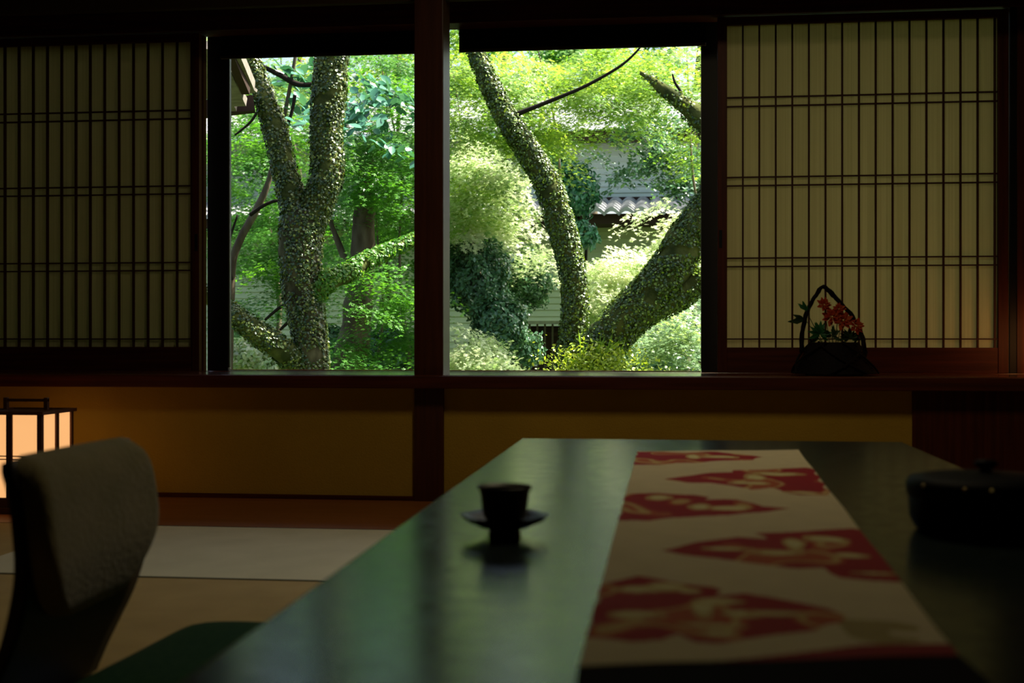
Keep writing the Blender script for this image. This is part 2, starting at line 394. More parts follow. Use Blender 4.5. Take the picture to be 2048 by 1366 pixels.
# ---- rolled-down black blinds inside the window heads
YBL = 5.03
def blind(px0, px1, py, label):
    x0, x1 = X(px0, YBL), X(px1, YBL); zb = 1.765
    t = thing('window_blind', label, 'blind', ((x0 + x1) / 2, YBL, zb))
    w2 = (x1 - x0) / 2
    bm = bmesh.new(); n = 24                      # hanging cloth with shallow ripples
    vs = []
    for i in range(n + 1):
        u = i / n
        for j in range(3):
            vs.append(bm.verts.new((-w2 + 2 * w2 * u, 0.0015 * math.sin(u * 40) + .002, 0.012 + j / 2 * (1.93 - zb - .03))))
    for i in range(n):
        for j in range(2):
            a = i * 3 + j; bm.faces.new((vs[a], vs[a + 3], vs[a + 4], vs[a + 1]))
    link('cloth', bm, M['blind'], t, True)
    box('bottom_bar', (-w2, -.005, 0), (w2, .009, .014), M['blind_bar'], t, .003)
    bm = bmesh.new(); tube(bm, [(Vector((-w2, 0, 1.93 - zb - .018)), .016), (Vector((w2, 0, 1.93 - zb - .018)), .016)], 12, 0)
    link('roller', bm, M['blind'], t, True)
blind(441, 850, 115, 'black roller blind drawn a little way down over the left window')
blind(918, 1412, 100, 'black roller blind drawn a little way down over the right window')

# ---- paper screens
def shoji(name, x0, x1, label, group, y, stile_px, bars, glazed=False):
    """x0/x1 outer edges; bars = list of x of the vertical bars"""
    t = thing(name, label, 'sliding screen', ((x0 + x1) / 2, y, TRACK), 0, group)
    ox = (x0 + x1) / 2; H = TOP - TRACK - .004; D = .032
    zb0 = EYE - .035 - TRACK; ztop = EYE + 1.225 - TRACK
    sw = stile_px
    box('stile', (x0 - ox, 0, 0.0), (x0 - ox + sw, D, H), M['wood'], t, .002)
    box('stile', (x1 - ox - sw, 0, 0.0), (x1 - ox, D, H), M['wood'], t, .002)
    box('lit_stile_edge', (x1 - ox, .002, 0.0), (x1 - ox + .0012, D - .002, H), M['stile'], t)  # thin strip carrying the painted window light on the stile flank
    box('bottom_board', (x0 - ox + sw, .004, 0.0), (x1 - ox - sw, D - .004, zb0), M['wood_h'], t, .001)
    box('top_rail', (x0 - ox + sw, 0, ztop), (x1 - ox - sw, D, H), M['wood_h'], t, .001)
    if glazed:
        box('pane', (x0 - ox + sw, .014, zb0), (x1 - ox - sw, .018, ztop), M['glass'], t)
        return t
    box('paper', (x0 - ox + sw, .019, zb0), (x1 - ox - sw, .0194, ztop), M['paper'], t)
    hw = .0032
    for b in bars:
        if x0 + sw < b < x1 - sw:
            box('vertical_bar', (b - ox - hw, .004, zb0), (b - ox + hw, .018, ztop), M['kumiko'], t)
    k = .0
    for z in (1.542, 1.507, 1.230, 1.197, .914, .881, .598):
        box('cross_bar', (x0 - ox + sw, .0045, z - TRACK - .0026), (x1 - ox - sw, .0175, z - TRACK + .0026), M['kumiko'], t)
    return t
xl1 = X(398, YS); bw = .0627
lb = [X(381.6, YS) - bw * k for k in range(0, 17)]
shoji('paper_screen', xl1 - 1.10, xl1, 'paper lattice sliding screen left of the windows, nearer of the overlapping pair', None, YS, .031, lb)
shoji('glazed_screen', xl1 - 1.09, xl1 + .004, 'glazed sliding frame close behind the left paper screen, only its edge, tinted window-lit, showing', None, YS + .040, .031, [], True)
xr0 = X(1435, YS); xr1 = X(2017, YS)
rb = [X(1486, YS) + .0632 * k for k in range(0, 17)]
SR = shoji('paper_screen', xr0, xr1, 'paper lattice sliding screen right of the windows, behind the flower basket', None, YS, .037, rb)
# recessed finger pulls
def pull(par, px, py, wx):
    o = box('finger_pull', (wx - .006, -.0015, Z(px, py, YS) - TRACK - .035), (wx + .006, .001, Z(px, py, YS) - TRACK + .035), M['black'], par, .0007)
pull(SR, 1440, 478, -(xr1 - xr0) / 2 + .012)
SL = [o for o in sc.objects if o.name == 'paper_screen'][0]
pull(SL, 390, 485, .55 - .012)

# ---- floor: board strip and mats
yb = G(560, 1055, 0).y
ys = (G(304, 1152, 0).y + G(640, 1164, 0).y) / 2
struct('floor_board', (XL, yb, -.03), (XR, YW - .014, -0.002), M['board'])
xs = G(30, 1101, 0).x
def mat_obj(x0, x1, y0, y1, m, label):
    t = thing('tatami_mat', label, 'tatami mat', ((x0 + x1) / 2, (y0 + y1) / 2, -.03))
    a, b = (x1 - x0) / 2 - .0015, (y1 - y0) / 2 - .0015
    box('mat_body', (-a, -b + .0065, 0), (a, b - .0065, .03), m, t, .002)
    box('mat_edging', (-a, -b, 0), (a, -b + .006, .0303), M['heri'], t)
    box('mat_edging', (-a, b - .006, 0), (a, b, .0303), M['heri'], t)
mat_obj(xs, 0.05, ys, yb, M['tatami_x'], 'window-brightened tatami mat between the board strip and the floor seam, left of the table')
mat_obj(0.05, XR, ys, yb, M['tatami_x'], 'window-brightened tatami mat by the wall hidden behind the far end of the table')
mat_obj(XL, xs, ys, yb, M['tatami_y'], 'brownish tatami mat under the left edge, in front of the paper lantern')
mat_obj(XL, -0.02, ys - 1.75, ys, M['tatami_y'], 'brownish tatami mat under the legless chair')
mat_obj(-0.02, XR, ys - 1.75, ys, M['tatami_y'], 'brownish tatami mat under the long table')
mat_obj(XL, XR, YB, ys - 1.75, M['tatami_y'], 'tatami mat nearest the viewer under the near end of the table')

# ================================================================== LOW TABLE
TZ = .34
tx0 = -.363; tx1 = .60; ty1 = G(1300, 879, TZ).y; ty0 = .72
t = thing('low_table', 'long low table with a glossy blue-green lacquered top', 'table', ((tx0 + tx1) / 2, (ty0 + ty1) / 2, 0))
a, b = (tx1 - tx0) / 2, (ty1 - ty0) / 2
box('table_top', (-a, -b, TZ - .032), (a, b, TZ), M['table'], t, .003)
box('apron', (-a + .06, -b + .06, TZ - .082), (a - .06, b - .06, TZ - .032), M['lacquer'], t, .002)
for sx in (-1, 1):
    for sy in (-1, 1):
        bm = bmesh.new()
        cx_, cy_ = sx * (a - .09), sy * (b - .09)
        r0 = lathe(bm, [(.001, 0), (.040, 0), (.043, .02), (.036, .12), (.045, TZ - .082)], 4, (cx_, cy_, 0))
        link('leg', bm, M['lacquer'], t)

# ---- runner on the table
RZ = TZ + .0022
q00 = G(1156, 1333, RZ); q10 = G(1918, 1312, RZ); q01 = G(1275, 901, RZ); q11 = G(1597, 900, RZ)
NU, NV = 190, 560
reds = [
 [(1275,903),(1325,902),(1375,905),(1430,903),(1480,907),(1524,913),(1500,920),(1450,922),(1400,927),(1350,926),(1320,930),(1262,930)],
 [(1330,957),(1360,951),(1420,946),(1470,945),(1462,941),(1530,940),(1615,935),(1625,937),(1662,989),(1600,991),(1570,985),(1540,975),(1500,980),(1470,972),(1420,966),(1370,964)],
 [(1250,989),(1320,987),(1385,990),(1418,996),(1415,1000),(1450,1000),(1480,1001),(1520,1013),(1585,1018),(1540,1023),(1490,1026),(1450,1030),(1400,1030),(1350,1033),(1300,1042),(1235,1042)],
 [(1318,1102),(1350,1094),(1400,1084),(1470,1075),(1530,1078),(1510,1066),(1620,1062),(1700,1054),(1735,1060),(1815,1166),(1740,1164),(1690,1158),(1640,1137),(1580,1137),(1500,1128),(1440,1117),(1380,1110)],
 [(1205,1165),(1280,1152),(1340,1162),(1420,1170),(1447,1178),(1440,1188),(1500,1185),(1560,1195),(1640,1212),(1700,1230),(1690,1242),(1650,1247),(1620,1260),(1560,1270),(1500,1280),(1450,1288),(1400,1285),(1360,1270),(1330,1285),(1270,1290),(1165,1275)],
]
golds = [  # ellipses (cx, cy, rx, ry)
 (1387,913,14,5),(1440,914,40,3),(1508,954,22,6),(1500,966,40,3),(1560,948,50,3),(1318,996,30,5),(1396,1012,24,6),(1460,1016,40,4),
 (1588,1090,22,14),(1560,1108,50,5),(1650,1078,45,7),(1700,1113,35,5),(1450,1098,50,4),(1290,1178,70,8),(1330,1172,40,7),(1408,1215,26,22),
 (1440,1200,60,6),(1480,1225,50,7),(1270,1232,55,9),(1430,1252,70,5),(1560,1225,60,6),(1440,1268,45,7),(1380,1180,30,5),(1740,1148,45,3),(1600,985,40,3)]
def tp(px, py):
    g = G(px, py, RZ); return np.array([g.x, g.y])
polys = [np.array([tp(*p) for p in r]) for r in reds]
gl = []
for (cx_, cyy, rx, ry) in golds:
    c0 = tp(cx_, cyy); c1 = tp(cx_ + rx, cyy); c2 = tp(cx_, cyy - ry)
    gl.append((c0, np.linalg.norm(c1 - c0), np.linalg.norm(c2 - c0)))
def inside(poly, pts):
    x, y = pts[:, 0], pts[:, 1]; c = np.zeros(len(pts), bool); n = len(poly); j = n - 1
    for i in range(n):
        xi, yi = poly[i]; xj, yj = poly[j]
        k = ((yi > y) != (yj > y)) & (x < (xj - xi) * (y - yi) / (yj - yi + 1e-12) + xi)
        c ^= k; j = i
    return c
uu, vv = np.meshgrid(np.linspace(0, 1, NU + 1), np.linspace(0, 1, NV + 1), indexing='ij')
def Q(u, v):
    A = np.array(q00)[None, :] * (1 - u) * (1 - v) + np.array(q10)[None, :] * u * (1 - v) + np.array(q01)[None, :] * (1 - u) * v + np.array(q11)[None, :] * u * v
    return A
U = uu.reshape(-1, 1); V = vv.reshape(-1, 1)
pos = Q(U, V)
pos[:, 2] = RZ + .0006 * np.sin(U[:, 0] * 9 + V[:, 0] * 4) + .0010 * np.sin(V[:, 0] * 23 + U[:, 0] * 3)
wob = pos[:, :2] + .004 * np.stack([np.sin(pos[:, 1] * 60), np.sin(pos[:, 0] * 50)], 1)
cream = np.array([0.60, 0.50, 0.30]); red = np.array([0.30, 0.010, 0.012]); gold = np.array([0.52, 0.34, 0.12]); rust = np.array([0.40, 0.09, 0.03])
col = np.tile(cream, (len(pos), 1))
nz1 = np.array([noise.noise(Vector((p[0] * 14, p[1] * 9, 3.1))) for p in pos])
nz2 = np.array([noise.noise(Vector((p[0] * 30, p[1] * 20, 9.1))) for p in pos])
isred = np.zeros(len(pos), bool)
for pl in polys: isred |= inside(pl, wob)
col[isred] = red
k = isred & (nz1 > .18); col[k] = rust
k = isred & (np.abs(nz1 - .30) < .05); col[k] = gold
for (c0, ra, rb_) in gl:
    d = ((pos[:, 0] - c0[0]) / ra) ** 2 + ((pos[:, 1] - c0[1]) / rb_) ** 2
    k = isred & (d < 1.0 + nz2 * .8); col[k] = gold * .9
    k = isred & (d < .45 + nz2 * .5); col[k] = np.array([.62, .55, .26])
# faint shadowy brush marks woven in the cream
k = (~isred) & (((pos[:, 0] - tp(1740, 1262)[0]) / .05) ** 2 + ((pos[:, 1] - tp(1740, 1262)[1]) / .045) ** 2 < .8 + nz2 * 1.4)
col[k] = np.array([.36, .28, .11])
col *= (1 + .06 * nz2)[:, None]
# corner motif and the near hem
k = (V[:, 0] < .022 * np.clip((U[:, 0] - .35) / .4, 0, 1)); col[k] = np.array([.25, .01, .012])
me = bpy.data.meshes.new('table_runner')
vi = np.arange((NU + 1) * (NV + 1)).reshape(NU + 1, NV + 1)
fq = np.stack([vi[:-1, :-1], vi[1:, :-1], vi[1:, 1:], vi[:-1, 1:]], -1).reshape(-1, 4)
me.from_pydata(pos.tolist(), [], fq.tolist()); me.update()
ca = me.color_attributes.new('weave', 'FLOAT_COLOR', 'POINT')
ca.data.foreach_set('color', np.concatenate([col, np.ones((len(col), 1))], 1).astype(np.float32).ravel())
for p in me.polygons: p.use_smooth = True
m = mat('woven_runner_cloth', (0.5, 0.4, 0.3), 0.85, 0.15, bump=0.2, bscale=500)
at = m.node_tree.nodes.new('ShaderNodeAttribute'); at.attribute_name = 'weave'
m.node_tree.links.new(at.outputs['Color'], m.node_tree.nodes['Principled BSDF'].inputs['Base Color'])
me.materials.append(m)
ro = bpy.data.objects.new('table_runner', me); sc.collection.objects.link(ro)
tag(ro, 'cream cloth runner with red cloud motifs laid along the table', 'table runner')
sd = ro.modifiers.new('thick', 'SOLIDIFY'); sd.thickness = .0014; sd.offset = -1
# black backing band showing at the near end
bm = bmesh.new()
e0 = Vector(q00); e1 = Vector(q10)
n0 = G(1150, 1380, RZ); n1 = G(1990, 1372, RZ)
vs = [bm.verts.new(v) for v in (e0 + Vector((0, 0, -.0012)), e1 + Vector((0, 0, -.0012)), n1 + Vector((0, 0, -.0012)), n0 + Vector((0, 0, -.0012)))]
vt = [bm.verts.new(v.co + Vector((0, 0, .0016))) for v in vs]
bm.faces.new(vs); bm.faces.new(vt[::-1])
for i in range(4): bm.faces.new((vs[i], vt[i], vt[(i + 1) % 4], vs[(i + 1) % 4]))
M['hem'] = mat('black_hem_cloth', (0.006, 0.004, 0.004), 0.95, 0.05)
o = link('hem_band', bm, M['hem'], ro); o['label'] = 'black hem band at the near end'

# ---- tea cup on its stand
cp = G(1007, 1074, TZ)
sd0 = TZ
st = thing('cup_stand', 'dark metal cup stand with a scalloped flange, holding the tea cup', 'saucer', (cp.x, cp.y + .012, TZ))
bm = bmesh.new()
lathe(bm, [(.0005, .001), (.021, .0), (.0225, .002), (.0208, .006), (.0195, .0105), (.0005, .011)], 40)
link('foot', bm, M['saucer'], st, True)
bm = bmesh.new()
def pet(a, i):
    return 1.0 + (0.07 * abs(math.cos(a * 3)) - .03 if i in (2, 3, 4) else 0)
lathe(bm, [(.0195, .0095), (.032, .0115), (.050, .0205), (.0575, .0280), (.049, .0240), (.030, .0160), (.0195, .0135)], 72, (0, 0, 0), pet)
link('flange', bm, M['saucer'], st, True)
bm = bmesh.new()
lathe(bm, [(.0195, .0095), (.0245, .0165), (.0250, .0205), (.0235, .0205), (.019, .0140), (.0005, .0125)], 40)
link('holder_ring', bm, M['saucer'], st, True)
cu = thing('tea_cup', 'small black flared tea cup standing on the metal cup stand', 'cup', (cp.x, cp.y + .012, TZ + .0143))
bm = bmesh.new()
lathe(bm, [(.0005, .0), (.0185, .0), (.0190, .003), (.0235, .006), (.0285, .013), (.0305, .028), (.0325, .043), (.0365, .0505), (.0358, .0515), (.0315, .044), (.0280, .028), (.0250, .014), (.012, .008), (.0005, .0075)], 48)
link('cup_body', bm, M['cup'], cu, True)
bm = bmesh.new(); lathe(bm, [(.0005, .0), (.0302, .0)], 40, (0, 0, .0390))
M['tea'] = mat('dark_tea', (0.05, 0.02, 0.006), 0.08, 0.5)
link('tea', bm, M['tea'], cu, True)

# ---- black lacquer tea caddy on the right of the runner
bx_ = G(1972, 1062, TZ)
LB = thing('lacquer_box', 'round black lacquer box with a low domed lid at the right edge', 'box', (bx_.x, bx_.y, TZ))
M['matte'] = mat('matte_black_lacquer', (0.002, 0.0015, 0.0015), 0.6, 0.05)
bm = bmesh.new(); lathe(bm, [(.001, 0), (.085, 0), (.092, .004), (.099, .018), (.101, .055), (.094, .055), (.094, .01), (.001, .008)], 56); link('body', bm, M['matte'], LB, True)
bm = bmesh.new(); lathe(bm, [(.1025, .048), (.1035, .054), (.1035, .064), (.099, .071), (.074, .076), (.035, .079), (.001, .080)], 56)
ld = link('lid', bm, M['matte'], LB, True)
bm = bmesh.new(); lathe(bm, [(.008, .079), (.007, .083), (.014, .088), (.016, .092), (.010, .096), (.001, .097)], 28); link('knob', bm, M['matte'], ld, True)
for an, zz in ((-152, .0655), (-118, .066), (-100, .066), (-75, .058), (-60, .065)):
    bm = bmesh.new(); bmesh.ops.create_icosphere(bm, subdivisions=2, radius=.0026)
    for v in bm.verts: v.co = v.co + Vector((.1032 * math.cos(math.radians(an)), .1032 * math.sin(math.radians(an)), zz))
    link('gold_stud', bm, M['gold'], ld, True)

# ================================================================== LEGLESS CHAIR
CHX, CHY = -.822, 1.725
ch = thing('legless_chair', 'legless floor chair with an olive velvet back on black bentwood', 'chair', (CHX, CHY, 0), math.radians(0))
# shell profile: (x forward, z, half width)
prof = [(.40, .030, .20), (.20, .028, .205), (.0, .028, .205), (-.070, .030, .205), (-.095, .050, .202), (-.078, .095, .196),
        (-.050, .15, .192), (-.026, .20, .194), (-.010, .25, .197), (-.001, .30, .199), (-.004, .35, .199), (-.012, .40, .196), (-.024, .427, .190), (-.030, .441, .180)]
sp = spline([(Vector((p[0], p[2], p[1])), 1.0) for p in prof], 5)
sp = [s[0] for s in sp]
bm = bmesh.new(); nw = 14; rows = []
for i, s in enumerate(sp):
    tng = (sp[min(i + 1, len(sp) - 1)] - sp[max(i - 1, 0)]); nn = Vector((-tng.z, 0, tng.x)).normalized()   # points forward / up
    row = []
    for j in range(nw + 1):
        y = (-1 + 2 * j / nw)
        back = .008 * y * y if s.z > .06 else 0
        row.append((Vector((s.x + back, y * s.y, s.z)), nn))
    rows.append(row)
fr = [[bm.verts.new(c) for c, _ in r] for r in rows]
bk = [[bm.verts.new(c - Vector((abs(nv.x) * .016 + .0, 0, abs(nv.z) * .014))) for c, nv in r] for r in rows]
for i in range(len(rows) - 1):
    for j in range(nw):
        bm.faces.new((fr[i][j], fr[i][j + 1], fr[i + 1][j + 1], fr[i + 1][j])); bm.faces.new((bk[i][j], bk[i + 1][j], bk[i + 1][j + 1], bk[i][j + 1]))
for i in range(len(rows) - 1):
    bm.faces.new((fr[i][0], fr[i + 1][0], bk[i + 1][0], bk[i][0])); bm.faces.new((fr[i][nw], bk[i][nw], bk[i + 1][nw], fr[i + 1][nw]))
for j in range(nw):
    bm.faces.new((fr[0][j], bk[0][j], bk[0][j + 1], fr[0][j + 1])); bm.faces.new((fr[-1][j], fr[-1][j + 1], bk[-1][j + 1], bk[-1][j]))
link('shell', bm, M['shell'], ch, True)
# shield shaped pad
def prof_at(z):
    best = min((s for s in sp if s.z > .12), key=lambda s: abs(s.z - z)); 
    lo = [s for s in sp if s.z > .1 and s.z <= z]; hi = [s for s in sp if s.z > .1 and s.z >= z]
    if lo and hi:
        a_, b_ = lo[-1], hi[0]; t_ = 0 if abs(b_.z - a_.z) < 1e-6 else (z - a_.z) / (b_.z - a_.z)
        return a_.x * (1 - t_) + b_.x * t_, a_.y * (1 - t_) + b_.y * t_
    return best.x, best.y
bm = bmesh.new(); NA, NB = 40, 26; top, bot = [], []
for i in range(NB + 1):
    s = i / NB; z = .205 + s * (.445 - .205)
    px_, hw_ = prof_at(min(z, .439))
    wmax = (hw_ - .007) * min(1, math.sin(min(1, (s * 1.7 + .02)) * math.pi / 2) ** .42 if s > 0 else 0)
    wmax *= (1 - max(0, (s - .9) / .1) ** 2 * .10)
    ra, rb2 = [], []
    for j in range(NA + 1):
        y = -1 + 2 * j / NA; yy = y * max(wmax, .004)
        ed = min(1.0, (1 - abs(y)) * 7) ; ev = min(1, (1 - s) * 10, s * 9)
        th = .027 * math.sqrt(max(0, 1 - (1 - ed) ** 2)) * math.sqrt(max(0, 1 - (1 - ev) ** 2))
        cx2 = px_ + .008 * (yy / .2) ** 2
        zz = z
        ra.append(bm.verts.new((cx2 + .002 + th, yy, zz))); rb2.append(bm.verts.new((cx2 + .001, yy, zz)))
    top.append(ra); bot.append(rb2)
for i in range(NB):
    for j in range(NA):
        bm.faces.new((top[i][j], top[i][j + 1], top[i + 1][j + 1], top[i + 1][j]))
        bm.faces.new((bot[i][j], bot[i + 1][j], bot[i + 1][j + 1], bot[i][j + 1]))
    bm.faces.new((top[i][0], top[i + 1][0], bot[i + 1][0], bot[i][0])); bm.faces.new((top[i][NA], bot[i][NA], bot[i + 1][NA], top[i + 1][NA]))
for j in range(NA):
    bm.faces.new((top[0][j], bot[0][j], bot[0][j + 1], top[0][j + 1])); bm.faces.new((top[-1][j], top[-1][j + 1], bot[-1][j + 1], bot[-1][j]))
bmesh.ops.remove_doubles(bm, verts=bm.verts, dist=.0004); bmesh.ops.recalc_face_normals(bm, faces=bm.faces)
link('back_pad', bm, M['velvet'], ch, True)

# ---- floor cushion on the chair
def cushion(name, sx, sy, h, m, label, cat, loc, rz):
    bm = bmesh.new(); n = 22
    def hh(u, v):
        e = (1 - abs(u) ** 5) * (1 - abs(v) ** 5)
        return h / 2 * (max(e, 0) ** .4) * (1 - .10 * math.exp(-(u * u + v * v) * 14))
    T, B = [], []
    for i in range(n + 1):
        tr, br = [], []
        for j in range(n + 1):
            u = -1 + 2 * i / n; v = -1 + 2 * j / n
            x = u * sx * (1 - .03 * (1 - v * v)); y = v * sy * (1 - .03 * (1 - u * u))
            z = hh(u, v)
            tr.append(bm.verts.new((x, y, h / 2 + z))); br.append(bm.verts.new((x, y, h / 2 - z * .98 - .0005)))
        T.append(tr); B.append(br)
    for i in range(n):
        for j in range(n):
            bm.faces.new((T[i][j], T[i + 1][j], T[i + 1][j + 1], T[i][j + 1])); bm.faces.new((B[i][j], B[i][j + 1], B[i + 1][j + 1], B[i + 1][j]))
    bmesh.ops.remove_doubles(bm, verts=bm.verts, dist=.0012); bmesh.ops.recalc_face_normals(bm, faces=bm.faces)
    o = link(name, bm, m, None, True); o.location = loc; o.rotation_euler = (0, 0, rz)
    return tag(o, label, cat)
cushion('floor_cushion', .29, .28, .085, M['zabuton'], 'dark green floor cushion lying on the seat of the legless chair', 'cushion', (-.575, 1.87, .0305), math.radians(-4))

# ================================================================== PAPER LANTERNS
M['lamp_paper_bright'] = mat('brightly_lit_washi_paper', (0.8, 0.6, 0.4), 0.9, 0.0, emit=(1.0, 0.42, 0.12), estr=3.6)
def lantern(loc, label, s=1.0, paper='lamp_paper'):
    t = thing('paper_lantern', label, 'lamp', loc)
    Wd = .118 * s; H = .352 * s; b0 = .055 * s; p = .017 * s
    bm = bmesh.new(); bx(bm, (-Wd - .006, -Wd - .006, 0.0), (Wd + .006, Wd + .006, .022 * s), .002); bx(bm, (-Wd, -Wd, .022 * s), (Wd, Wd, b0), .001); link('base', bm, M['lamp_wood'], t)
    for sx in (-1, 1):
        for sy in (-1, 1):
            box('corner_post', (sx * Wd - p * (sx > 0) * 1.0 - 0 if sx > 0 else -Wd, sy * Wd - p if sy > 0 else -Wd, b0),
                (sx * Wd if sx > 0 else -Wd + p, sy * Wd if sy > 0 else -Wd + p, H - .012 * s), M['lamp_wood'], t, .001)
    bm = bmesh.new()
    for a_, b_ in (((-Wd - .008, -Wd - .008), (Wd + .008, -Wd + p)), ((-Wd - .008, Wd - p), (Wd + .008, Wd + .008)), ((-Wd - .008, -Wd + p), (-Wd + p, Wd - p)), ((Wd - p, -Wd + p), (Wd + .008, Wd - p))):
        bx(bm, (a_[0], a_[1], H - .012 * s), (b_[0], b_[1], H), 0)
    bx(bm, (-Wd + p, -Wd + p, H - .009 * s), (Wd - p, Wd - p, H - .004 * s), 0)
    link('top_frame', bm, M['lamp_wood'], t)
    for k in range(4):
        R_ = Matrix.Rotation(k * math.pi / 2, 4, 'Z')
        bm = bmesh.new(); bx(bm, (-Wd + p, -Wd + .007 * s, b0), (Wd - p, -Wd + .0078 * s, H - .012 * s)); bm.transform(R_); link('paper_panel', bm, M[paper], t)
        bm = bmesh.new(); bx(bm, (-.011 * s, -Wd + .001, b0), (.011 * s, -Wd + .0065 * s, H - .012 * s)); bm.transform(R_); link('mullion', bm, M['lamp_wood'], t)
        for zz in (.185, .196):
            bm = bmesh.new(); bx(bm, (-Wd + p, -Wd + .003, zz * s), (Wd - p, -Wd + .0065 * s, (zz + .0035) * s)); bm.transform(R_); link('thin_rail', bm, M['lamp_wood'], t)
    hb = bmesh.new()
    bx(hb, (-.082 * s, -.008, H), (-.068 * s, .008, H + .042 * s), .001); bx(hb, (.068 * s, -.008, H), (.082 * s, .008, H + .042 * s), .001); bx(hb, (-.082 * s, -.006, H + .028 * s), (.082 * s, .006, H + .038 * s), .001)
    link('handle', hb, M['lamp_wood'], t)
    return t
lp = G(83, 1028, 0)
lantern((lp.x - .118, lp.y + .118, -.002), 'square paper lantern glowing orange on the floor behind the chair')
lantern((X(2100, 4.68) + .045, 4.68, SILL + .0), 'smaller lit paper lantern on the window sill past the right screen', .62, 'lamp_paper_bright')

# unseen fill lamp added to brighten the room, above the picture's frame
pe = thing('added_fill_lamp', 'added fill lamp at the ceiling above the table, outside the view', 'lamp', (.05, 3.02, 2.30))
for a_, b_ in (((-.26, -.26, 0), (-.23, .26, .05)), ((.23, -.26, 0), (.26, .26, .05)), ((-.23, -.26, 0), (.23, -.23, .05)), ((-.23, .23, 0), (.23, .26, .05))):
    box('fill_lamp_frame', a_, b_, M['lamp_wood'], pe)
box('fill_lamp_backing_plate', (-.23, -.23, .04), (.23, .23, .05), M['lamp_wood'], pe)
al = bpy.data.lights.new('fill_light', 'AREA'); al.energy = 8.6; al.size = .40; al.color = (1.0, .84, .52)
alo = bpy.data.objects.new('fill_light', al); sc.collection.objects.link(alo); alo.parent = pe; alo.location = (0, 0, .01)

# ================================================================== FLOWER BASKET
YK = 4.72
kb = Vector((X(1668, YK), YK, SILL))
mp_ = m_per_px(1668, YK)
bk_t = thing('flower_basket', 'dark vine basket with a tall twisted handle on the sill', 'basket', kb)
def K(px, py, dy=0.0):
    p = P(px, py, YK + dy); return p - kb
bm = bmesh.new()
rb_ = 82 * mp_; Hb = .115
pr = []
for i in range(25):
    s = i / 24; r = rb_ * (1.0 - .42 * s ** .8) + (.0025 if i % 2 else 0)
    pr.append((r, .006 + s * Hb))
lathe(bm, [(.001, .006)] + pr + [(pr[-1][0] - .006, pr[-1][1]), (pr[0][0] - .02, .02), (.001, .018)], 48, (0, 0, 0), lambda a_, i: 1 + .02 * math.cos(24 * a_ + (math.pi if i % 2 else 0)))
link('basket_body', bm, M['wicker'], bk_t, True)
for k_ in range(7):
    bm = bmesh.new(); a0 = k_ * .9; pts = []
    for q in range(13):
        s_ = q / 12; r_ = rb_ * (1.02 - .40 * s_ ** .8) + .006; a_ = a0 + s_ * (1.6 if k_ % 2 else -1.4)
        pts.append((Vector((r_ * math.cos(a_), r_ * math.sin(a_), .008 + s_ * (Hb + .012 * (k_ % 3)))), .0042))
    tube(bm, pts, 6, 2, .3); link('vine_strand', bm, M['wicker'], bk_t, True)
for an in (45, 135, 225, 315):
    bm = bmesh.new(); r = rb_ * .8; c_ = Vector((r * math.cos(math.radians(an)), r * math.sin(math.radians(an)), 0))
    tube(bm, [(c_ + Vector((0, 0, .0)), .007), (c_ + Vector((0, 0, .012)), .008)], 8, 0); link('foot', bm, M['wicker'], bk_t, True)
bm = bmesh.new()
hp = [K(1603, 705), K(1606, 655), K(1618, 615), K(1634, 588), K(1646, 574), K(1660, 583), K(1680, 606), K(1704, 632), K(1720, 660), K(1728, 690), K(1730, 712)]
for ph in (0, 2.1, 4.2):
    pts = []
    hs = spline([(h_, 1) for h_ in hp], 5)
    for i, (h_, _) in enumerate(hs):
        a_ = i * .35 + ph; pts.append((h_ + Vector((.004 * math.cos(a_), .006 * math.sin(a_), .003 * math.sin(a_ * 1.3))), 0.0056 + .0014 * math.sin(i * 1.7 + ph)))
    tube(bm, pts, 7, 0)
link('handle', bm, M['wicker'], bk_t, True)

def blossom(px, py, r_px, tilt, label):
    p = P(px, py, YK - .01); r = r_px * mp_ * 1.3
    t = thing('red_flower', label, 'flower', (p.x, p.y, p.z))
    bm = bmesh.new()
    for layer, (cnt, rr, el) in enumerate(((7, 1.0, .15), (6, .75, .55), (5, .45, 1.0))):
        for k in range(cnt):
            a_ = 2 * math.pi * (k + .3 * layer) / cnt + random.uniform(-.15, .15)
            d = Vector((math.cos(a_), 0, math.sin(a_))); q_ = Vector((-math.sin(a_), 0, math.cos(a_)))
            L = r * rr * random.uniform(.85, 1.15)
            pts = [d * L * .1, d * L * .55 + q_ * L * .26, d * L + q_ * L * .06, d * L - q_ * L * .06, d * L * .55 - q_ * L * .26]
            vs = [bm.verts.new(v + Vector((0, -el * v.length * .8 - .002 * layer, 0))) for v in pts]
            bm.faces.new(vs)
    bmesh.ops.rotate(bm, verts=bm.verts, cent=(0, 0, 0), matrix=Matrix.Rotation(tilt, 3, 'Z') @ Matrix.Rotation(-.35, 3, 'X'))
    bl = link('petals', bm, M['petal'], t)
    bm = bmesh.new(); bmesh.ops.create_icosphere(bm, subdivisions=1, radius=r * .16)
    for v in bm.verts: v.co.y -= r * .25
    link('flower_center', bm, M['gold'], t, True)
    bm = bmesh.new(); tgt = Vector((kb.x + (p.x - kb.x) * .35, YK, SILL + .10)) - p
    tube(bm, [(Vector((0, .002, 0)), .0012), (tgt * .5 + Vector((0, .01, .008)), .0013), (tgt, .0014)], 6, 4); link('stem', bm, M['stem'], t, True)
blossom(1648, 610, 13, .3, 'small red flower uppermost in the basket, under the handle peak')
blossom(1664, 634, 15, -.2, 'red flower in the middle of the basket bouquet')
blossom(1686, 641, 17, .1, 'largest red flower in the basket, right of centre')
blossom(1712, 652, 14, .5, 'red flower rightmost in the basket, against the handle')
blossom(1678, 618, 11, .0, 'dull red flower just beneath the right arm of the handle')
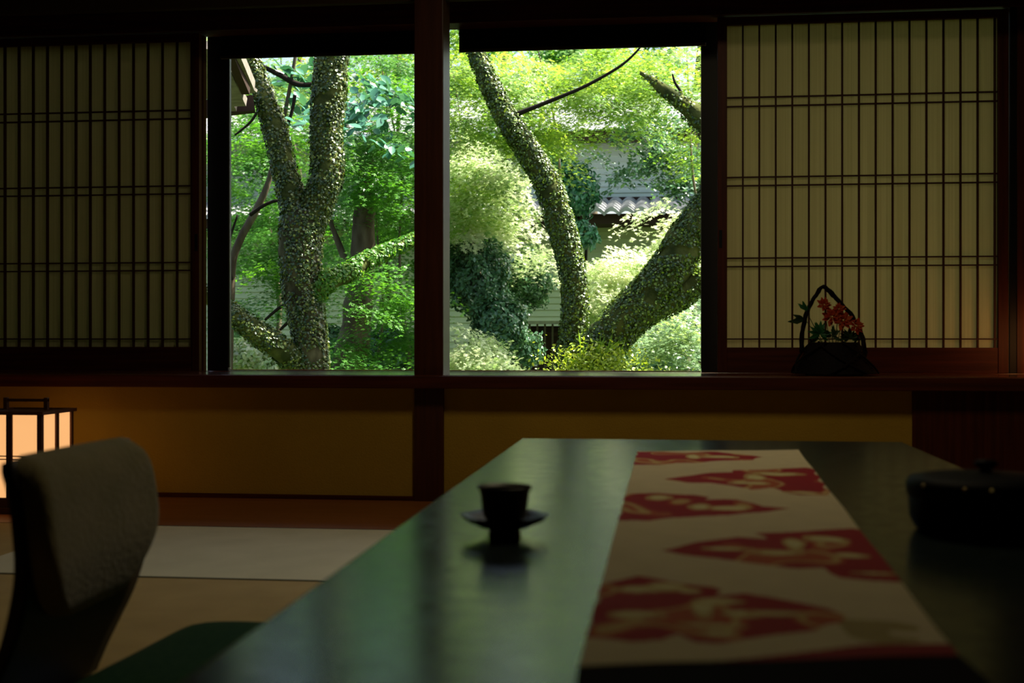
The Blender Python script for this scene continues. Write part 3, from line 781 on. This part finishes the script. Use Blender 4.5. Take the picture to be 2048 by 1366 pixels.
def sprig(px, py, spread, n, L, m, label, dirx=0):
    p = P(px, py, YK - .005)
    t = thing('leafy_sprig', label, 'foliage', (p.x, p.y, p.z))
    cs = []; ns = []
    bm = bmesh.new()
    for k in range(n):
        a_ = random.uniform(-1, 1) * spread + (math.pi / 2 if dirx == 0 else (math.pi * .92 if dirx < 0 else .1))
        ln = L * 1.35 * random.uniform(.5, 1.1)
        e = Vector((math.cos(a_) * ln, random.uniform(-.3, .3) * ln, math.sin(a_) * ln))
        w_ = ln * .16; q_ = Vector((-math.sin(a_), 0, math.cos(a_))) * w_
        vs = [bm.verts.new(v) for v in (Vector((0, 0, 0)), e * .5 + q_, e, e * .5 - q_ + Vector((0, -.004, 0)))]
        bm.faces.new(vs)
    link('leaves', bm, m, t)
    bm = bmesh.new(); tgt = Vector((kb.x + (p.x - kb.x) * .3, YK, SILL + .10)) - p
    tube(bm, [(Vector((0, 0, 0)), .0012), (tgt * .5, .0014), (tgt, .0014)], 6, 3); link('stem', bm, M['stem'], t, True)
sprig(1612, 622, .9, 10, .028, M['sprig'], 'small green sprig left of the basket handle, highest of the leaves')
sprig(1612, 641, .35, 12, .055, M['stem'], 'dark pointed leaves reaching out to the left of the basket', -1)
sprig(1640, 668, 2.6, 34, .034, M['sprig'], 'bushy green leaf cluster at the left of the basket mouth')
sprig(1664, 672, 2.4, 22, .030, M['stem'], 'dark leaves in the middle of the basket mouth below the red flowers')
sprig(1700, 676, 2.2, 22, .034, M['stem'], 'dark leaf cluster at the right of the basket mouth')

# ================================================================== GARDEN
GZ = -0.9
bm = bmesh.new()
n = 40
vs = {}
for i in range(n + 1):
    for j in range(n + 1):
        x = -30 + 60 * i / n; y = 5.14 + 45 * j / n
        z = GZ + .25 * noise.noise(Vector((x * .2, y * .2, 0))) + max(0, y - 14) * .10
        if y < 7: z = GZ
        vs[i, j] = bm.verts.new((x, y, z))
for i in range(n):
    for j in range(n): bm.faces.new((vs[i, j], vs[i + 1, j], vs[i + 1, j + 1], vs[i, j + 1]))
tag(link('ground', bm, M['moss'], None, True), kind='structure')

def pix_path(pts, Y):
    """[(px, py, width px, dY)] -> [(Vector, radius m)]"""
    out = []
    for p in pts:
        px, py, w_ = p[:3]; dy = p[3] if len(p) > 3 else 0
        out.append((P(px, py, Y + dy), w_ / 2 * m_per_px(px, Y + dy)))
    return out
def ivy_on(path_list, dens, size, name, parent, m=None, tlo=0.0, thi=1.0, fade=None):
    cs, ns, ts = [], [], []
    for pth in path_list:
        sp_ = spline(pth, 8)
        for i in range(len(sp_) - 1):
            p0, r0 = sp_[i]; p1, r1 = sp_[i + 1]; L = (p1 - p0).length; r = (r0 + r1) / 2
            cnt = rng.poisson(2 * math.pi * r * L * dens)
            tn = (p1 - p0).normalized(); a_ = tn.cross(Vector((.3, .9, .2))).normalized(); b_ = tn.cross(a_)
            for _ in range(cnt):
                th = random.uniform(0, 2 * math.pi); d = a_ * math.cos(th) + b_ * math.sin(th)
                q = p0.lerp(p1, random.random()) + d * (r * random.uniform(1.0, 1.05) + random.uniform(.001, .013))
                if noise.noise(q * 9.0) < -.36: continue
                cs.append(q); ns.append(d + Vector((random.gauss(0, .45), random.gauss(0, .45), random.gauss(.25, .45))))
                ts.append(min(1, max(0, random.betavariate(.42, 2.3))))
    return leaf_object(name, np.array(cs), np.array(ns), size, m or M['ivy'], parent, 'round', np.array(ts))
def limb(name, pth, m, parent, rough=.16, n=16):
    bm = bmesh.new(); tube(bm, pth, n, 8, rough); return link(name, bm, m, parent, True)

# foliage pads: flattened sprays of leaves
def pads(name, specs, size, m, parent, shape='maple', flat=.75, per=1.0):
    """specs: (px, py, rx px, ry px, Y, depth m, n, pads)"""
    C_, N_, T_ = [], [], []
    for (px, py, rx, ry, Y, dep, nn, np_) in specs:
        c = np.array(P(px, py, Y)); s = m_per_px(px, Y)
        k = max(1, np_)
        for _ in range(k):
            pc = c + np.array([rng.uniform(-1, 1) * rx * s, rng.uniform(-1, 1) * dep, rng.uniform(-1, 1) * ry * s])
            pr_ = rng.uniform(.16, .42); cnt = int(nn * per / k)
            ang = rng.uniform(0, 2 * math.pi, cnt); rad = pr_ * np.sqrt(rng.random(cnt))
            sl = rng.normal(0, .32, 2)
            dx, dy = rad * np.cos(ang), rad * np.sin(ang)
            q = np.stack([pc[0] + dx, pc[1] + dy, pc[2] + dx * sl[0] + dy * sl[1] - 1.1 * rad ** 2 + rng.normal(0, .032, cnt)], 1)
            nrm = np.stack([rng.normal(0, 1 - flat, cnt) - sl[0], rng.normal(0, 1 - flat, cnt) - sl[1] - .25, np.ones(cnt)], 1)
            C_.append(q); N_.append(nrm); T_.append(np.clip(rng.normal(rng.uniform(.2, .8), .18, cnt), 0, 1))
    C_ = np.concatenate(C_); N_ = np.concatenate(N_); T_ = np.concatenate(T_)
    return leaf_object(name, C_, N_, size, m, parent, shape, T_)
def blob(name, specs, size, m, parent, shape='oval'):
    """rounded shrubs: leaves on shells. specs: (px, py, rx px, ry px, Y, n)"""
    C_, N_, T_ = [], [], []
    for (px, py, rx, ry, Y, nn) in specs:
        c = np.array(P(px, py, Y)); s = m_per_px(px, Y)
        d = rng.normal(size=(nn, 3)); d /= np.linalg.norm(d, axis=1, keepdims=True)
        rr = 1 - .35 * rng.random(nn) ** 1.5
        bumps = 1 + .18 * np.sin(d[:, 0] * 7 + px) * np.cos(d[:, 2] * 6 + py) + .10 * np.sin(d[:, 1] * 11)
        R_ = np.array([rx * s, (rx + ry) / 2 * s * .8, ry * s])
        C_.append(c + d * R_ * (rr * bumps)[:, None]); N_.append(d + rng.normal(0, .55, (nn, 3)) + np.array([0, 0, .4])); T_.append(np.clip(rng.normal(.45, .25, nn), 0, 1))
    return leaf_object(name, np.concatenate(C_), np.concatenate(N_), size, m, parent, shape, np.concatenate(T_))

# --- tree A: forked trunk in the left window
YA = 8.0
tA = thing('ivy_covered_tree', 'forked ivy covered trunk filling the middle of the left window', 'tree', P(622, 745, YA) * 1.0)
tA.location.z = GZ
offA = Matrix.Translation(-tA.location)
def local(pth, root): return [(p - Vector(root.location), r) for p, r in pth]
A_main = pix_path([(626, 1010, 92), (625, 880, 78), (624, 745, 64), (618, 660, 66), (606, 590, 74), (602, 520, 78), (604, 450, 84), (612, 420, 80)], YA)
A_left = pix_path([(604, 470, 62), (585, 400, 50), (566, 330, 46), (548, 250, 44), (528, 190, 40), (505, 130, 34), (480, 60, 30), (440, -30, 24)], YA)
A_right = pix_path([(615, 450, 66), (638, 400, 60), (655, 340, 62), (652, 270, 58), (658, 190, 64), (664, 110, 62), (668, 20, 56), (660, -80, 48)], YA)
A_side = pix_path([(625, 600, 34), (650, 565, 40), (690, 548, 36, .1), (735, 520, 30, .25), (780, 500, 26, .4), (850, 470, 20, .6)], YA)
A_low = pix_path([(612, 735, 60), (570, 705, 50, -.1), (525, 672, 44, -.15), (480, 640, 40, -.2), (430, 600, 34, -.2), (360, 560, 28, -.2)], YA)
for nm, pth in (('trunk', A_main), ('limb', A_left), ('limb', A_right), ('limb', A_side), ('limb', A_low)):
    limb(nm, local(pth, tA), M['bark_moss'] if nm == 'limb' else M['bark'], tA)
bm = bmesh.new()
kn = P(672, 335, YA)
bmesh.ops.create_icosphere(bm, subdivisions=3, radius=.055)
for v in bm.verts: v.co = Vector((v.co.x, v.co.y, v.co.z * 1.4)) * (1 + .25 * noise.noise(v.co * 25)) + kn - Vector(tA.location)
link('burl', bm, M['bark_brown'], tA, True)
ivy_on([local(p, tA) for p in (A_main, A_left, A_right, A_low)], 8200, .0155, 'ivy', tA)
ivy_on([local(A_side, tA)], 11000, .020, 'ivy', tA, M['maple_sunlit'])

# --- tree B: bare brown trunk behind
YBt = 9.6
tB = thing('bare_trunk_tree', 'brown bare trunk standing behind the forked ivy tree', 'tree', P(705, 745, YBt)); tB.location.z = GZ
limb('trunk', local(pix_path([(695, 1000, 90), (700, 745, 72), (712, 650, 60), (722, 560, 52), (728, 450, 46), (731, 400, 40), (733, 350, 34), (735, 290, 24)], YBt), tB), M['bark_brown'], tB)
limb('limb', local(pix_path([(726, 600, 22), (690, 520, 14), (660, 440, 10), (640, 380, 5)], YBt), tB), M['bark_brown'], tB)


# --- tree E: thin brown curved stem at the far left
tE = thing('slender_tree', 'slender brown curving stem at the left edge of the left window', 'tree', P(455, 740, 9.0)); tE.location.z = GZ
limb('trunk', local(pix_path([(450, 1000, 22), (458, 700, 18), (464, 540, 16), (480, 480, 16), (510, 425, 16), (535, 370, 12), (548, 320, 10), (575, 200, 8), (600, 60, 6)], 9.0), tE), M['bark_brown'], tE)
for pth in ([(500, 430, 8), (540, 405, 7), (600, 395, 5), (640, 388, 3)], [(464, 560, 6), (455, 500, 5), (475, 430, 4)], [(530, 640, 5), (560, 615, 7), (600, 596, 8)], [(560, 660, 5), (590, 630, 9), (610, 600, 9)],
            [(470, 270, 4), (500, 245, 5), (520, 215, 6)], [(520, 130, 8), (560, 150, 11), (600, 170, 12), (640, 165, 8)], [(590, 190, 8), (582, 230, 7), (560, 290, 5)]):
    limb('branch', local(pix_path(pth, 8.9), tE), M['twig'], tE, .1, 7)

# --- tree C: leaning trunk in the right window
YC = 8.3
tC = thing('leaning_ivy_tree', 'long ivy covered trunk leaning left across the right window', 'tree', P(1140, 745, YC)); tC.location.z = GZ
C_main = pix_path([(1150, 1000, 80), (1145, 850, 66), (1140, 740, 58), (1148, 650, 50), (1150, 580, 48), (1138, 510, 50), (1122, 450, 52), (1106, 395, 52), (1086, 350, 48), (1052, 295, 46), (1016, 240, 42), (985, 180, 38), (958, 120, 32), (930, 50, 28), (900, -40, 22)], YC)
limb('trunk', local(C_main, tC), M['bark_moss'], tC)
C_b = pix_path([(1024, 232, 12), (1060, 218, 9), (1110, 198, 8), (1165, 175, 7), (1215, 148, 6), (1250, 125, 5), (1280, 95, 4), (1310, 50, 3)], YC)
limb('limb', local(C_b, tC), M['twig'], tC, .1, 8)
limb('twig', local(pix_path([(1018, 240, 6), (1010, 215, 5), (1005, 190, 3)], YC), tC), M['twig'], tC, .1, 6)
ivy_on([local(C_main, tC)], 9500, .0150, 'ivy', tC, M['ivy_green'])

# --- tree D: thick mossy limb rising right
YD = 8.1
tD = thing('thick_mossy_tree', 'thick mossy limb rising to the right edge of the right window', 'tree', P(1180, 745, YD)); tD.location.z = GZ
D_main = pix_path([(1150, 1000, 110), (1158, 850, 96), (1172, 745, 92), (1205, 690, 84), (1250, 640, 82), (1300, 590, 84), (1345, 535, 82), (1378, 470, 70), (1410, 420, 62), (1460, 330, 54), (1520, 200, 44)], YD)
D_two = pix_path([(1290, 620, 60), (1345, 600, 50), (1400, 565, 46), (1470, 520, 40), (1560, 440, 34)], YD)
D_up = pix_path([(1470, 330, 54), (1430, 270, 48), (1395, 232, 42), (1360, 205, 30), (1325, 178, 22), (1292, 152, 12), (1280, 146, 6)], YD)
D_tw = pix_path([(1368, 212, 8), (1362, 185, 6), (1350, 165, 5), (1345, 148, 3)], YD)
for nm, pth in (('trunk', D_main), ('limb', D_two), ('limb', D_up)): limb(nm, local(pth, tD), M['bark_moss'], tD, .2)
limb('twig', local(D_tw, tD), M['twig'], tD, .1, 6)
ivy_on([local(D_main, tD), local(D_two, tD)], 9500, .0155, 'ivy', tD, M['ivy_green'])
ivy_on([local(D_up, tD)], 3600, .015, 'ivy', tD, M['ivy_green'])
# fern at the fork
fr_ = thing('fern', 'bright fern tuft growing in the fork of the mossy trunks', 'fern', P(1195, 740, YD - .15))
cs, ns = [], []
bm = bmesh.new()
for k in range(46):
    a_ = random.uniform(0, math.pi); e = random.uniform(.05, .17); yy = random.uniform(-.10, .06)
    base_ = Vector((random.uniform(-.14, .14), yy, random.uniform(-.02, .12)))
    tipv = base_ + Vector((math.cos(a_) * e, random.uniform(-.08, .04), abs(math.sin(a_)) * e * 1.1 + .02)); w_ = random.uniform(.004, .008)
    mid = base_.lerp(tipv, .5) + Vector((0, 0, .02)); q_ = Vector((-(tipv - base_).z, 0, (tipv - base_).x)).normalized() * w_
    vs = [bm.verts.new(v) for v in (base_, mid + q_, tipv, mid - q_)]; bm.faces.new(vs)
M['fern'] = mat('fern_frond', (0.14, 0.26, 0.02), 0.5, 0.3, trans=0.4, tcol=(0.3, 0.5, 0.03))
link('fronds', bm, M['fern'], fr_)
o = leaf_object('leaves', np.array([[random.gauss(0, .15), random.gauss(-.05, .06), random.gauss(.04, .06)] for _ in range(2200)]), rng.normal(size=(2200, 3)) + np.array([0, -.3, .8]), .024, M['ivy_bright'], fr_, 'oval')

# --- foliage
def root_at(name, label, cat, px, Y):
    t = thing(name, label, cat, (0, 0, 0)); return t
def tree_with(name, label, px, Y, specs, size, m, shape='maple', flat=.75, trunk_w=24, py_top=100, per=1.0, lean=40):
    base_ = P(px, 745, Y); t = thing(name, label, 'tree', (base_.x, base_.y, GZ - .05 + max(0, Y - 14) * .10))
    limb('trunk', local(pix_path([(px, 1000, trunk_w * 1.3)] + [(px + lean * (.3 - 1.2 * f_ * f_) + 9 * math.sin(f_ * 9 + px), 745 + (py_top - 745) * f_, trunk_w * (1 - .8 * f_), .3 * f_) for f_ in (0, .2, .4, .6, .8, 1)], Y + 1.0), t), M['bark_brown'], t, .15, 10)
    o = pads('foliage', specs, size, m, t, shape, flat, per)
    o.location = -Vector(t.location)
    return t
def shrub_with(label, specs, size, m, shape='oval', name='shrub'):
    px, py, rx, ry, Y, nn = specs[0]
    base_ = P(px, py, Y); gz = GZ + max(0, Y - 14) * .10
    t = thing(name, label, 'shrub', (base_.x, base_.y, gz))
    bm = bmesh.new()
    for k in range(5):
        e = Vector((random.uniform(-.14, .14), random.uniform(.0, .2), base_.z - gz - .1)); tube(bm, [(Vector((0, 0, 0)), .03), (e * .5 + Vector((0, 0, .1)), .022), (e, .01)], 7, 4)
    link('stems', bm, M['twig'], t, True)
    o = blob('foliage', specs, size, m, t, shape); o.location = -Vector(t.location); return t

# left window
tree_with('maple_tree', 'green maple whose leaf sprays fill the upper right of the left window', 780, 10.4,
    [(738, 320, 40, 50, 9.1, .2, 2400, 9), (745, 390, 40, 20, 9.1, .2, 900, 4), (770, 180, 70, 70, 10.4, .8, 5200, 16), (780, 300, 60, 70, 10.2, .7, 4200, 14), (745, 400, 70, 50, 10.0, .6, 3600, 12), (790, 470, 60, 60, 10.6, .6, 2400, 9), (700, 350, 50, 90, 11.4, .5, 3200, 11), (720, 500, 70, 70, 11.6, .5, 3000, 10), (820, 380, 30, 90, 11.4, .5, 2600, 9)], .052, M['maple'], trunk_w=16, lean=-20)
tree_with('maple_tree', 'green maple with low sprays at the left side of the left window', 540, 11.0,
    [(490, 320, 60, 50, 10.8, .6, 2600, 10), (500, 480, 60, 60, 11.0, .6, 2600, 9), (550, 560, 60, 60, 10.6, .6, 2600, 9), (590, 300, 50, 60, 11.4, .6, 2600, 9), (640, 540, 60, 50, 11.0, .5, 2200, 8), (500, 250, 50, 40, 11.4, .5, 2200, 8), (490, 400, 50, 50, 11.6, .5, 2600, 9), (560, 430, 60, 60, 12.0, .5, 3000, 10), (520, 640, 60, 40, 11.4, .5, 2200, 7), (560, 480, 40, 60, 11, .4, 1600, 6)], .050, M['maple'], trunk_w=12)
tree_with('maple_tree', 'maple in a sunlit yellowish tint showing between the fork of the left window tree', 600, 12.5,
    [(470, 200, 60, 60, 12.2, .6, 2600, 9), (650, 210, 120, 50, 13, .6, 5200, 18), (560, 150, 90, 40, 12, .8, 3600, 12), (600, 250, 60, 60, 12.6, .8, 2600, 9), (740, 150, 90, 50, 12.4, .8, 3400, 12)], .055, M['maple_sunlit'], trunk_w=12)
tree_with('maple_tree', 'maple with sunny lower sprays beside the brown trunk in the left window', 800, 9.2,
    [(770, 600, 60, 50, 9.4, .5, 3000, 11), (720, 560, 50, 40, 9.2, .4, 1800, 7), (790, 690, 50, 40, 9.6, .5, 2200, 8), (700, 700, 40, 40, 9.1, .4, 1200, 5)], .045, M['maple'], trunk_w=8)
tree_with('evergreen_tree', 'glossy blue green evergreen leaves high in the left window', 760, 9.0,
    [(610, 130, 26, 40, 9.2, .3, 90, 2), (610, 190, 14, 40, 9.2, .2, 40, 1), (745, 210, 44, 44, 9.0, .3, 260, 4)], .10, M['bluish'], 'oval', .3, trunk_w=6, py_top=150, lean=-10)
shrub_with('low shrub under the brown trunk in the left window', [(780, 700, 60, 50, 10.6, 3000), (660, 700, 50, 50, 10.8, 2200), (840, 720, 60, 50, 10.4, 2000)], .05, M['ever'])
shrub_with('sun-bright tinted shrub at the lower left of the left window', [(510, 715, 60, 40, 9.2, 2400), (560, 740, 40, 25, 9.0, 900)], .042, M['pale'])
# right window
tree_with('maple_tree', 'maple canopy in a sunlit yellow green tint across the top of the right window', 1120, 10.6,
    [(960, 230, 60, 50, 12.4, .6, 3600, 12), (1060, 130, 110, 40, 12.6, .6, 4400, 16), (1000, 160, 70, 50, 10.2, .7, 3600, 12), (1090, 200, 80, 70, 10.4, .7, 5200, 16), (1180, 150, 90, 50, 10.6, .7, 3600, 14), (1085, 290, 45, 40, 10.2, .5, 2200, 8), (1220, 220, 60, 25, 10.4, .6, 2000, 8), (1060, 280, 60, 40, 10.4, .5, 2000, 8), (1270, 190, 70, 20, 11, .5, 1800, 6)], .050, M['maple_sunlit'], trunk_w=10)
tree_with('maple_tree', 'maple in a sunlit yellow tint in the top right of the right window', 1400, 10.2,
    [(1300, 150, 100, 35, 12.6, .6, 3600, 13), (1350, 130, 70, 40, 10.0, .6, 3000, 11), (1400, 200, 40, 50, 10.4, .5, 1600, 6), (1390, 300, 25, 40, 10.2, .3, 800, 4), (1280, 120, 50, 30, 10.8, .6, 1800, 7)], .050, M['maple_sunlit'], trunk_w=10)
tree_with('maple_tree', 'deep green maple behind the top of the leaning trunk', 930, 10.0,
    [(920, 200, 50, 60, 10.0, .5, 2200, 8), (930, 280, 50, 40, 10.4, .5, 1600, 6), (912, 110, 30, 30, 10.0, .5, 1000, 4), (905, 60, 20, 50, 9.6, .3, 1200, 4), (925, 420, 40, 50, 10.9, .4, 1500, 7), (985, 395, 40, 40, 11.0, .4, 1100, 6), (930, 340, 40, 30, 10.8, .4, 1100, 5)], .050, M['maple_sunlit'], trunk_w=6)
tree_with('sun_tinted_maple_tree', 'maple in a sun-bright tint bushing out left of the leaning trunk', 960, 11.6,
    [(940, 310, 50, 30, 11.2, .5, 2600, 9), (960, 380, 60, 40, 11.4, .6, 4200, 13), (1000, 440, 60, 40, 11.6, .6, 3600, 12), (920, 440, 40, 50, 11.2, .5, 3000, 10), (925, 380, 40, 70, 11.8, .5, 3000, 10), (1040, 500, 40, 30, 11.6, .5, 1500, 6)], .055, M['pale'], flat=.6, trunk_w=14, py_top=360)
tree_with('sun_tinted_maple_tree', 'sun-bright tinted maple tops below the cream wall in the right window', 1250, 11.8,
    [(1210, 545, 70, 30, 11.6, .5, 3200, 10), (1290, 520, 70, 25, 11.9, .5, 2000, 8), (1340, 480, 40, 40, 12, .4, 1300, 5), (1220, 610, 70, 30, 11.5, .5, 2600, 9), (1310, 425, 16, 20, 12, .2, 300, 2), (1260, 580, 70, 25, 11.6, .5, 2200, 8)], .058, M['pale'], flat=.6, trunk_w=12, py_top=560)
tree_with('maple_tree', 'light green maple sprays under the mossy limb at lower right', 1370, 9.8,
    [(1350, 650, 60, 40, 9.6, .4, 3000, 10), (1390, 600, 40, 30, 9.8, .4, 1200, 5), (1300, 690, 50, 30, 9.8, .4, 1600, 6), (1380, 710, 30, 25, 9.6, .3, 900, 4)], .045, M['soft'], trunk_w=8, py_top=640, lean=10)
tree_with('sun_tinted_maple_tree', 'sun-bright tinted leaf sprays at the lower left corner of the right window', 920, 10.0,
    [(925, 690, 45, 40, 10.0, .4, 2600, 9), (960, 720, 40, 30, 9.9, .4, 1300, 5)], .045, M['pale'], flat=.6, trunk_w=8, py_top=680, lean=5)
shrub_with('tall dark glossy shrub in the lower middle of the right window', [(960, 560, 65, 80, 11.0, 7000), (1000, 650, 60, 65, 10.6, 5200), (1050, 560, 55, 60, 11.8, 3600), (1040, 700, 50, 40, 10.8, 1400), (910, 540, 45, 60, 11.3, 3200)], .036, M['ever'])
shrub_with('blue green shrub between the leaning trunk and the house wall', [(1150, 380, 50, 60, 12.6, 2600), (1100, 330, 40, 40, 12.4, 1300), (1160, 470, 40, 30, 12.4, 800)], .050, M['bluish'], name='tall_shrub')
shrub_with('dark shrub at the foot of the right window under the sprays', [(1320, 720, 80, 40, 11.0, 2600), (1240, 700, 40, 30, 10.8, 900)], .05, M['ever'])
# evergreen branch hanging in front of the house
tree_with('evergreen_tree', 'evergreen with feathery boughs hanging before the grey house wall', 1390, 12.8,
    [(1300, 250, 50, 22, 12.8, .4, 1500, 6), (1350, 320, 50, 22, 12.8, .3, 1700, 6), (1385, 370, 22, 50, 12.8, .3, 1300, 5), (1250, 330, 40, 14, 12.8, .3, 500, 3)], .050, M['ever'], 'oval', .4, trunk_w=12, py_top=200, lean=5)
# distant wood that closes the view (each tree of its own)
far = [(-250, 22, 0), (60, 26, .3), (330, 22, .1), (600, 26, .3), (800, 22, .2), (1010, 26, .6), (1180, 22, .6), (1400, 26, .6), (1600, 22, .2), (1850, 26, 0)]
flabels = ['tall leafy tree far outside behind the left screen', 'broad crowned tree far behind the left screen', 'dense green tree behind the eave at the left edge of the garden',
  'wooded tree closing the view behind the forked ivy tree', 'wooded tree mostly hidden by the pillar', 'wooded tree at the left rear of the right window', 'tree crown rising above the middle of the house roof',
  'tree crown above the right end of the house', 'tree beyond the right window frame', 'tree far outside behind the basket screen']
for i, (px, Y, hi) in enumerate(far):
    s = m_per_px(px, Y); base_ = P(px, 745, Y); gz = GZ + max(0, Y - 14) * .10 - .1
    t = thing('woodland_tree', flabels[i], 'tree', (base_.x, base_.y, gz), 0, 'trees of the wood behind the garden')
    bm = bmesh.new(); tube(bm, [(Vector((0, 0, 0)), .22), (Vector((.1, 0, 2.0)), .17), (Vector((-.1, 0, 4.0)), .12), (Vector((0, 0, 6.5)), .05)], 10, 5, .15); link('trunk', bm, M['bark_brown'], t, True)
    C_, N_ = [], []
    wS = .85 if Y < 24 else 1.1
    lowz = 3.6 if 1080 <= px <= 1400 else .2
    for _ in range(26):
        cc = np.array([rng.uniform(-1.2, 1.2) * wS, rng.normal(0, .5), rng.uniform(lowz, 7.4)]); k_ = 330
        d = rng.normal(size=(k_, 3)); d /= np.linalg.norm(d, axis=1, keepdims=True)
        C_.append(cc + d * np.array([.55, .5, .32]) * (1 - .5 * rng.random(k_))[:, None]); N_.append(d * .6 + rng.normal(0, .4, (k_, 3)) + np.array([0, 0, .7]))
    leaf_object('foliage', np.concatenate(C_), np.concatenate(N_), .11, M['deep'] if hi < .4 else M['maple'], t, 'oval')

# --- house behind the garden
YH = 15.0
hz = lambda py: Z(1270, py, YH)
hx0, hx1 = -9.5, X(1700, YH)
hb0 = P(1270, 400, YH)
house = thing('garden_house', 'pale sided house with a tiled pent roof beyond the trees', 'house', (hb0.x, YH, 0))
ox = hb0.x
def siding(name, z0, z1, y, m, x0=hx0, x1=hx1, pitch=.075):
    bm = bmesh.new(); k = int((z1 - z0) / pitch); vs_prev = None
    for i in range(k):
        a_ = z0 + i * (z1 - z0) / k; b_ = z0 + (i + 1) * (z1 - z0) / k
        v = [bm.verts.new(c) for c in ((x0 - ox, y - YH - .018, a_), (x1 - ox, y - YH - .018, a_), (x1 - ox, y - YH, b_), (x0 - ox, y - YH, b_))]
        bm.faces.new(v)
        u_ = [bm.verts.new(c) for c in ((x0 - ox, y - YH, a_), (x1 - ox, y - YH, a_), (x1 - ox, y - YH - .018, a_), (x0 - ox, y - YH - .018, a_))]
        bm.faces.new(u_)
    bx(bm, (x0 - ox, y - YH + .0, z0), (x1 - ox, y - YH + .12, z1))
    return link(name, bm, m, house)
zr0 = hz(438); zr1 = hz(386)
siding('lower_wall', GZ, hz(452), YH, M['siding_low'])
siding('upper_wall', zr1 - .05, hz(262), YH + .9, M['siding'], x0=X(1040, YH + .9))
siding('upper_wall', zr1 - .05, hz(232), YH + 1.4, M['siding'], x0=hx0, x1=X(1040, YH + 1.4))
box('eave_board', (hx0 - ox, -.55, hz(455)), (hx1 - ox, 0.0, hz(436)), M['eave'], house)
box('flashing', (hx0 - ox, .82, hz(386) - .02), (hx1 - ox, .91, hz(378)), M['eave'], house)
bm = bmesh.new()      # pent roof of wavy tiles in courses
xs_ = np.arange(hx0 - ox, hx1 - ox, .034); rows_ = 6
for r in range(rows_):
    t0, t1 = r / rows_, (r + 1.15) / rows_
    y0_, y1_ = -.62 + 1.5 * t0, -.62 + 1.5 * t1; z0_, z1_ = zr0 + (zr1 - zr0) * t0 + .03, zr0 + (zr1 - zr0) * t1
    pv = None
    for x in xs_:
        hgt = .055 * abs(math.sin((x) * math.pi / .17)) 
        a_ = bm.verts.new((x, y0_, z0_ + hgt)); b_ = bm.verts.new((x, y1_, z1_ + hgt)); c_ = bm.verts.new((x, y0_, z0_ + hgt - .05))
        if pv: bm.faces.new((pv[0], a_, b_, pv[1])); bm.faces.new((pv[2], c_, a_, pv[0]))
        pv = (a_, b_, c_)
link('tile_roof', bm, M['tile'], house, False)
bm = bmesh.new()
zt = hz(236)
bx(bm, (X(1040, YH) - ox - .3, .5, hz(262)), (hx1 - ox, 1.3, hz(262) + .10))
link('top_eave', bm, M['eave'], house)
bm = bmesh.new(); v = [bm.verts.new(c) for c in ((hx0 - ox, .4, hz(262) + .10), (hx1 - ox, .4, hz(262) + .10), (hx1 - ox, 3.4, hz(262) + 1.1), (hx0 - ox, 3.4, hz(262) + 1.1))]; bm.faces.new(v)
bx(bm, (hx0 - ox, 1.0, hz(262)), (hx1 - ox, 3.4, hz(262) + .08))
link('main_roof', bm, M['tile'], house)

# --- slatted garden fence
fp = P(1090, 735, 12.2)
fe = thing('slatted_fence', 'dark slatted garden fence low beside the leaning trunk', 'fence', (fp.x, 12.2, GZ))
zt = Z(1090, 648, 12.2) - GZ
for k in range(-5, 11):
    box('slat', (k * .075 - .009, -.012, 0), (k * .075 + .009, .0, zt), M['bamboo'], fe)
box('rail', (-.45, 0, zt - .12), (.85, .03, zt - .08), M['eave'], fe); box('rail', (-.45, 0, zt * .5), (.85, .03, zt * .5 + .04), M['eave'], fe)
box('backing_board', (-.45, .031, 0), (.85, .045, zt - .02), M['eave'], fe)
box('cap', (-.48, -.05, zt), (.88, .08, zt + .03), M['tile'], fe)

# --- neighbouring eave at the top left of the left window
ne = thing('neighbour_eave', 'weathered grey eave corner at the top left of the left window', 'eave', P(455, 200, 7.2))
def E(px, py, Y): return P(px, py, Y) - Vector(ne.location)
def beam(name, a_, b_, w_, h_, m):
    bm = bmesh.new(); d = (b_ - a_).normalized(); s_ = d.cross(Vector((0, 0, 1))).normalized() * w_ / 2; u_ = s_.cross(d).normalized() * h_ / 2
    vs = [bm.verts.new(c + s1 * s_ + u1 * u_) for c in (a_, b_) for s1, u1 in ((-1, -1), (1, -1), (1, 1), (-1, 1))]
    for f in ((0, 1, 2, 3), (7, 6, 5, 4), (0, 4, 5, 1), (1, 5, 6, 2), (2, 6, 7, 3), (3, 7, 4, 0)): bm.faces.new([vs[i] for i in f])
    bmesh.ops.recalc_face_normals(bm, faces=bm.faces); return link(name, bm, m, ne)
beam('fascia', E(455, 60, 6.9), E(502, 172, 7.6), .05, .07, M['grey_wood'])
beam('gutter', E(440, 60, 6.9), E(492, 182, 7.5), .05, .05, M['eave'])
beam('rafter', E(425, 90, 7.2), E(478, 205, 7.7), .10, .06, M['grey_wood'])
beam('rafter', E(405, 90, 7.2), E(462, 215, 7.8), .08, .06, M['grey_wood'])
beam('wall_beam', E(380, 222, 7.8), E(508, 208, 7.9), .10, .10, M['eave'])
beam('boarding', E(380, 130, 7.4), E(455, 190, 7.7), .5, .02, M['grey_wood'])
beam('post', E(400, 215, 7.8), E(400, 1000, 7.8), .12, .12, M['eave'])
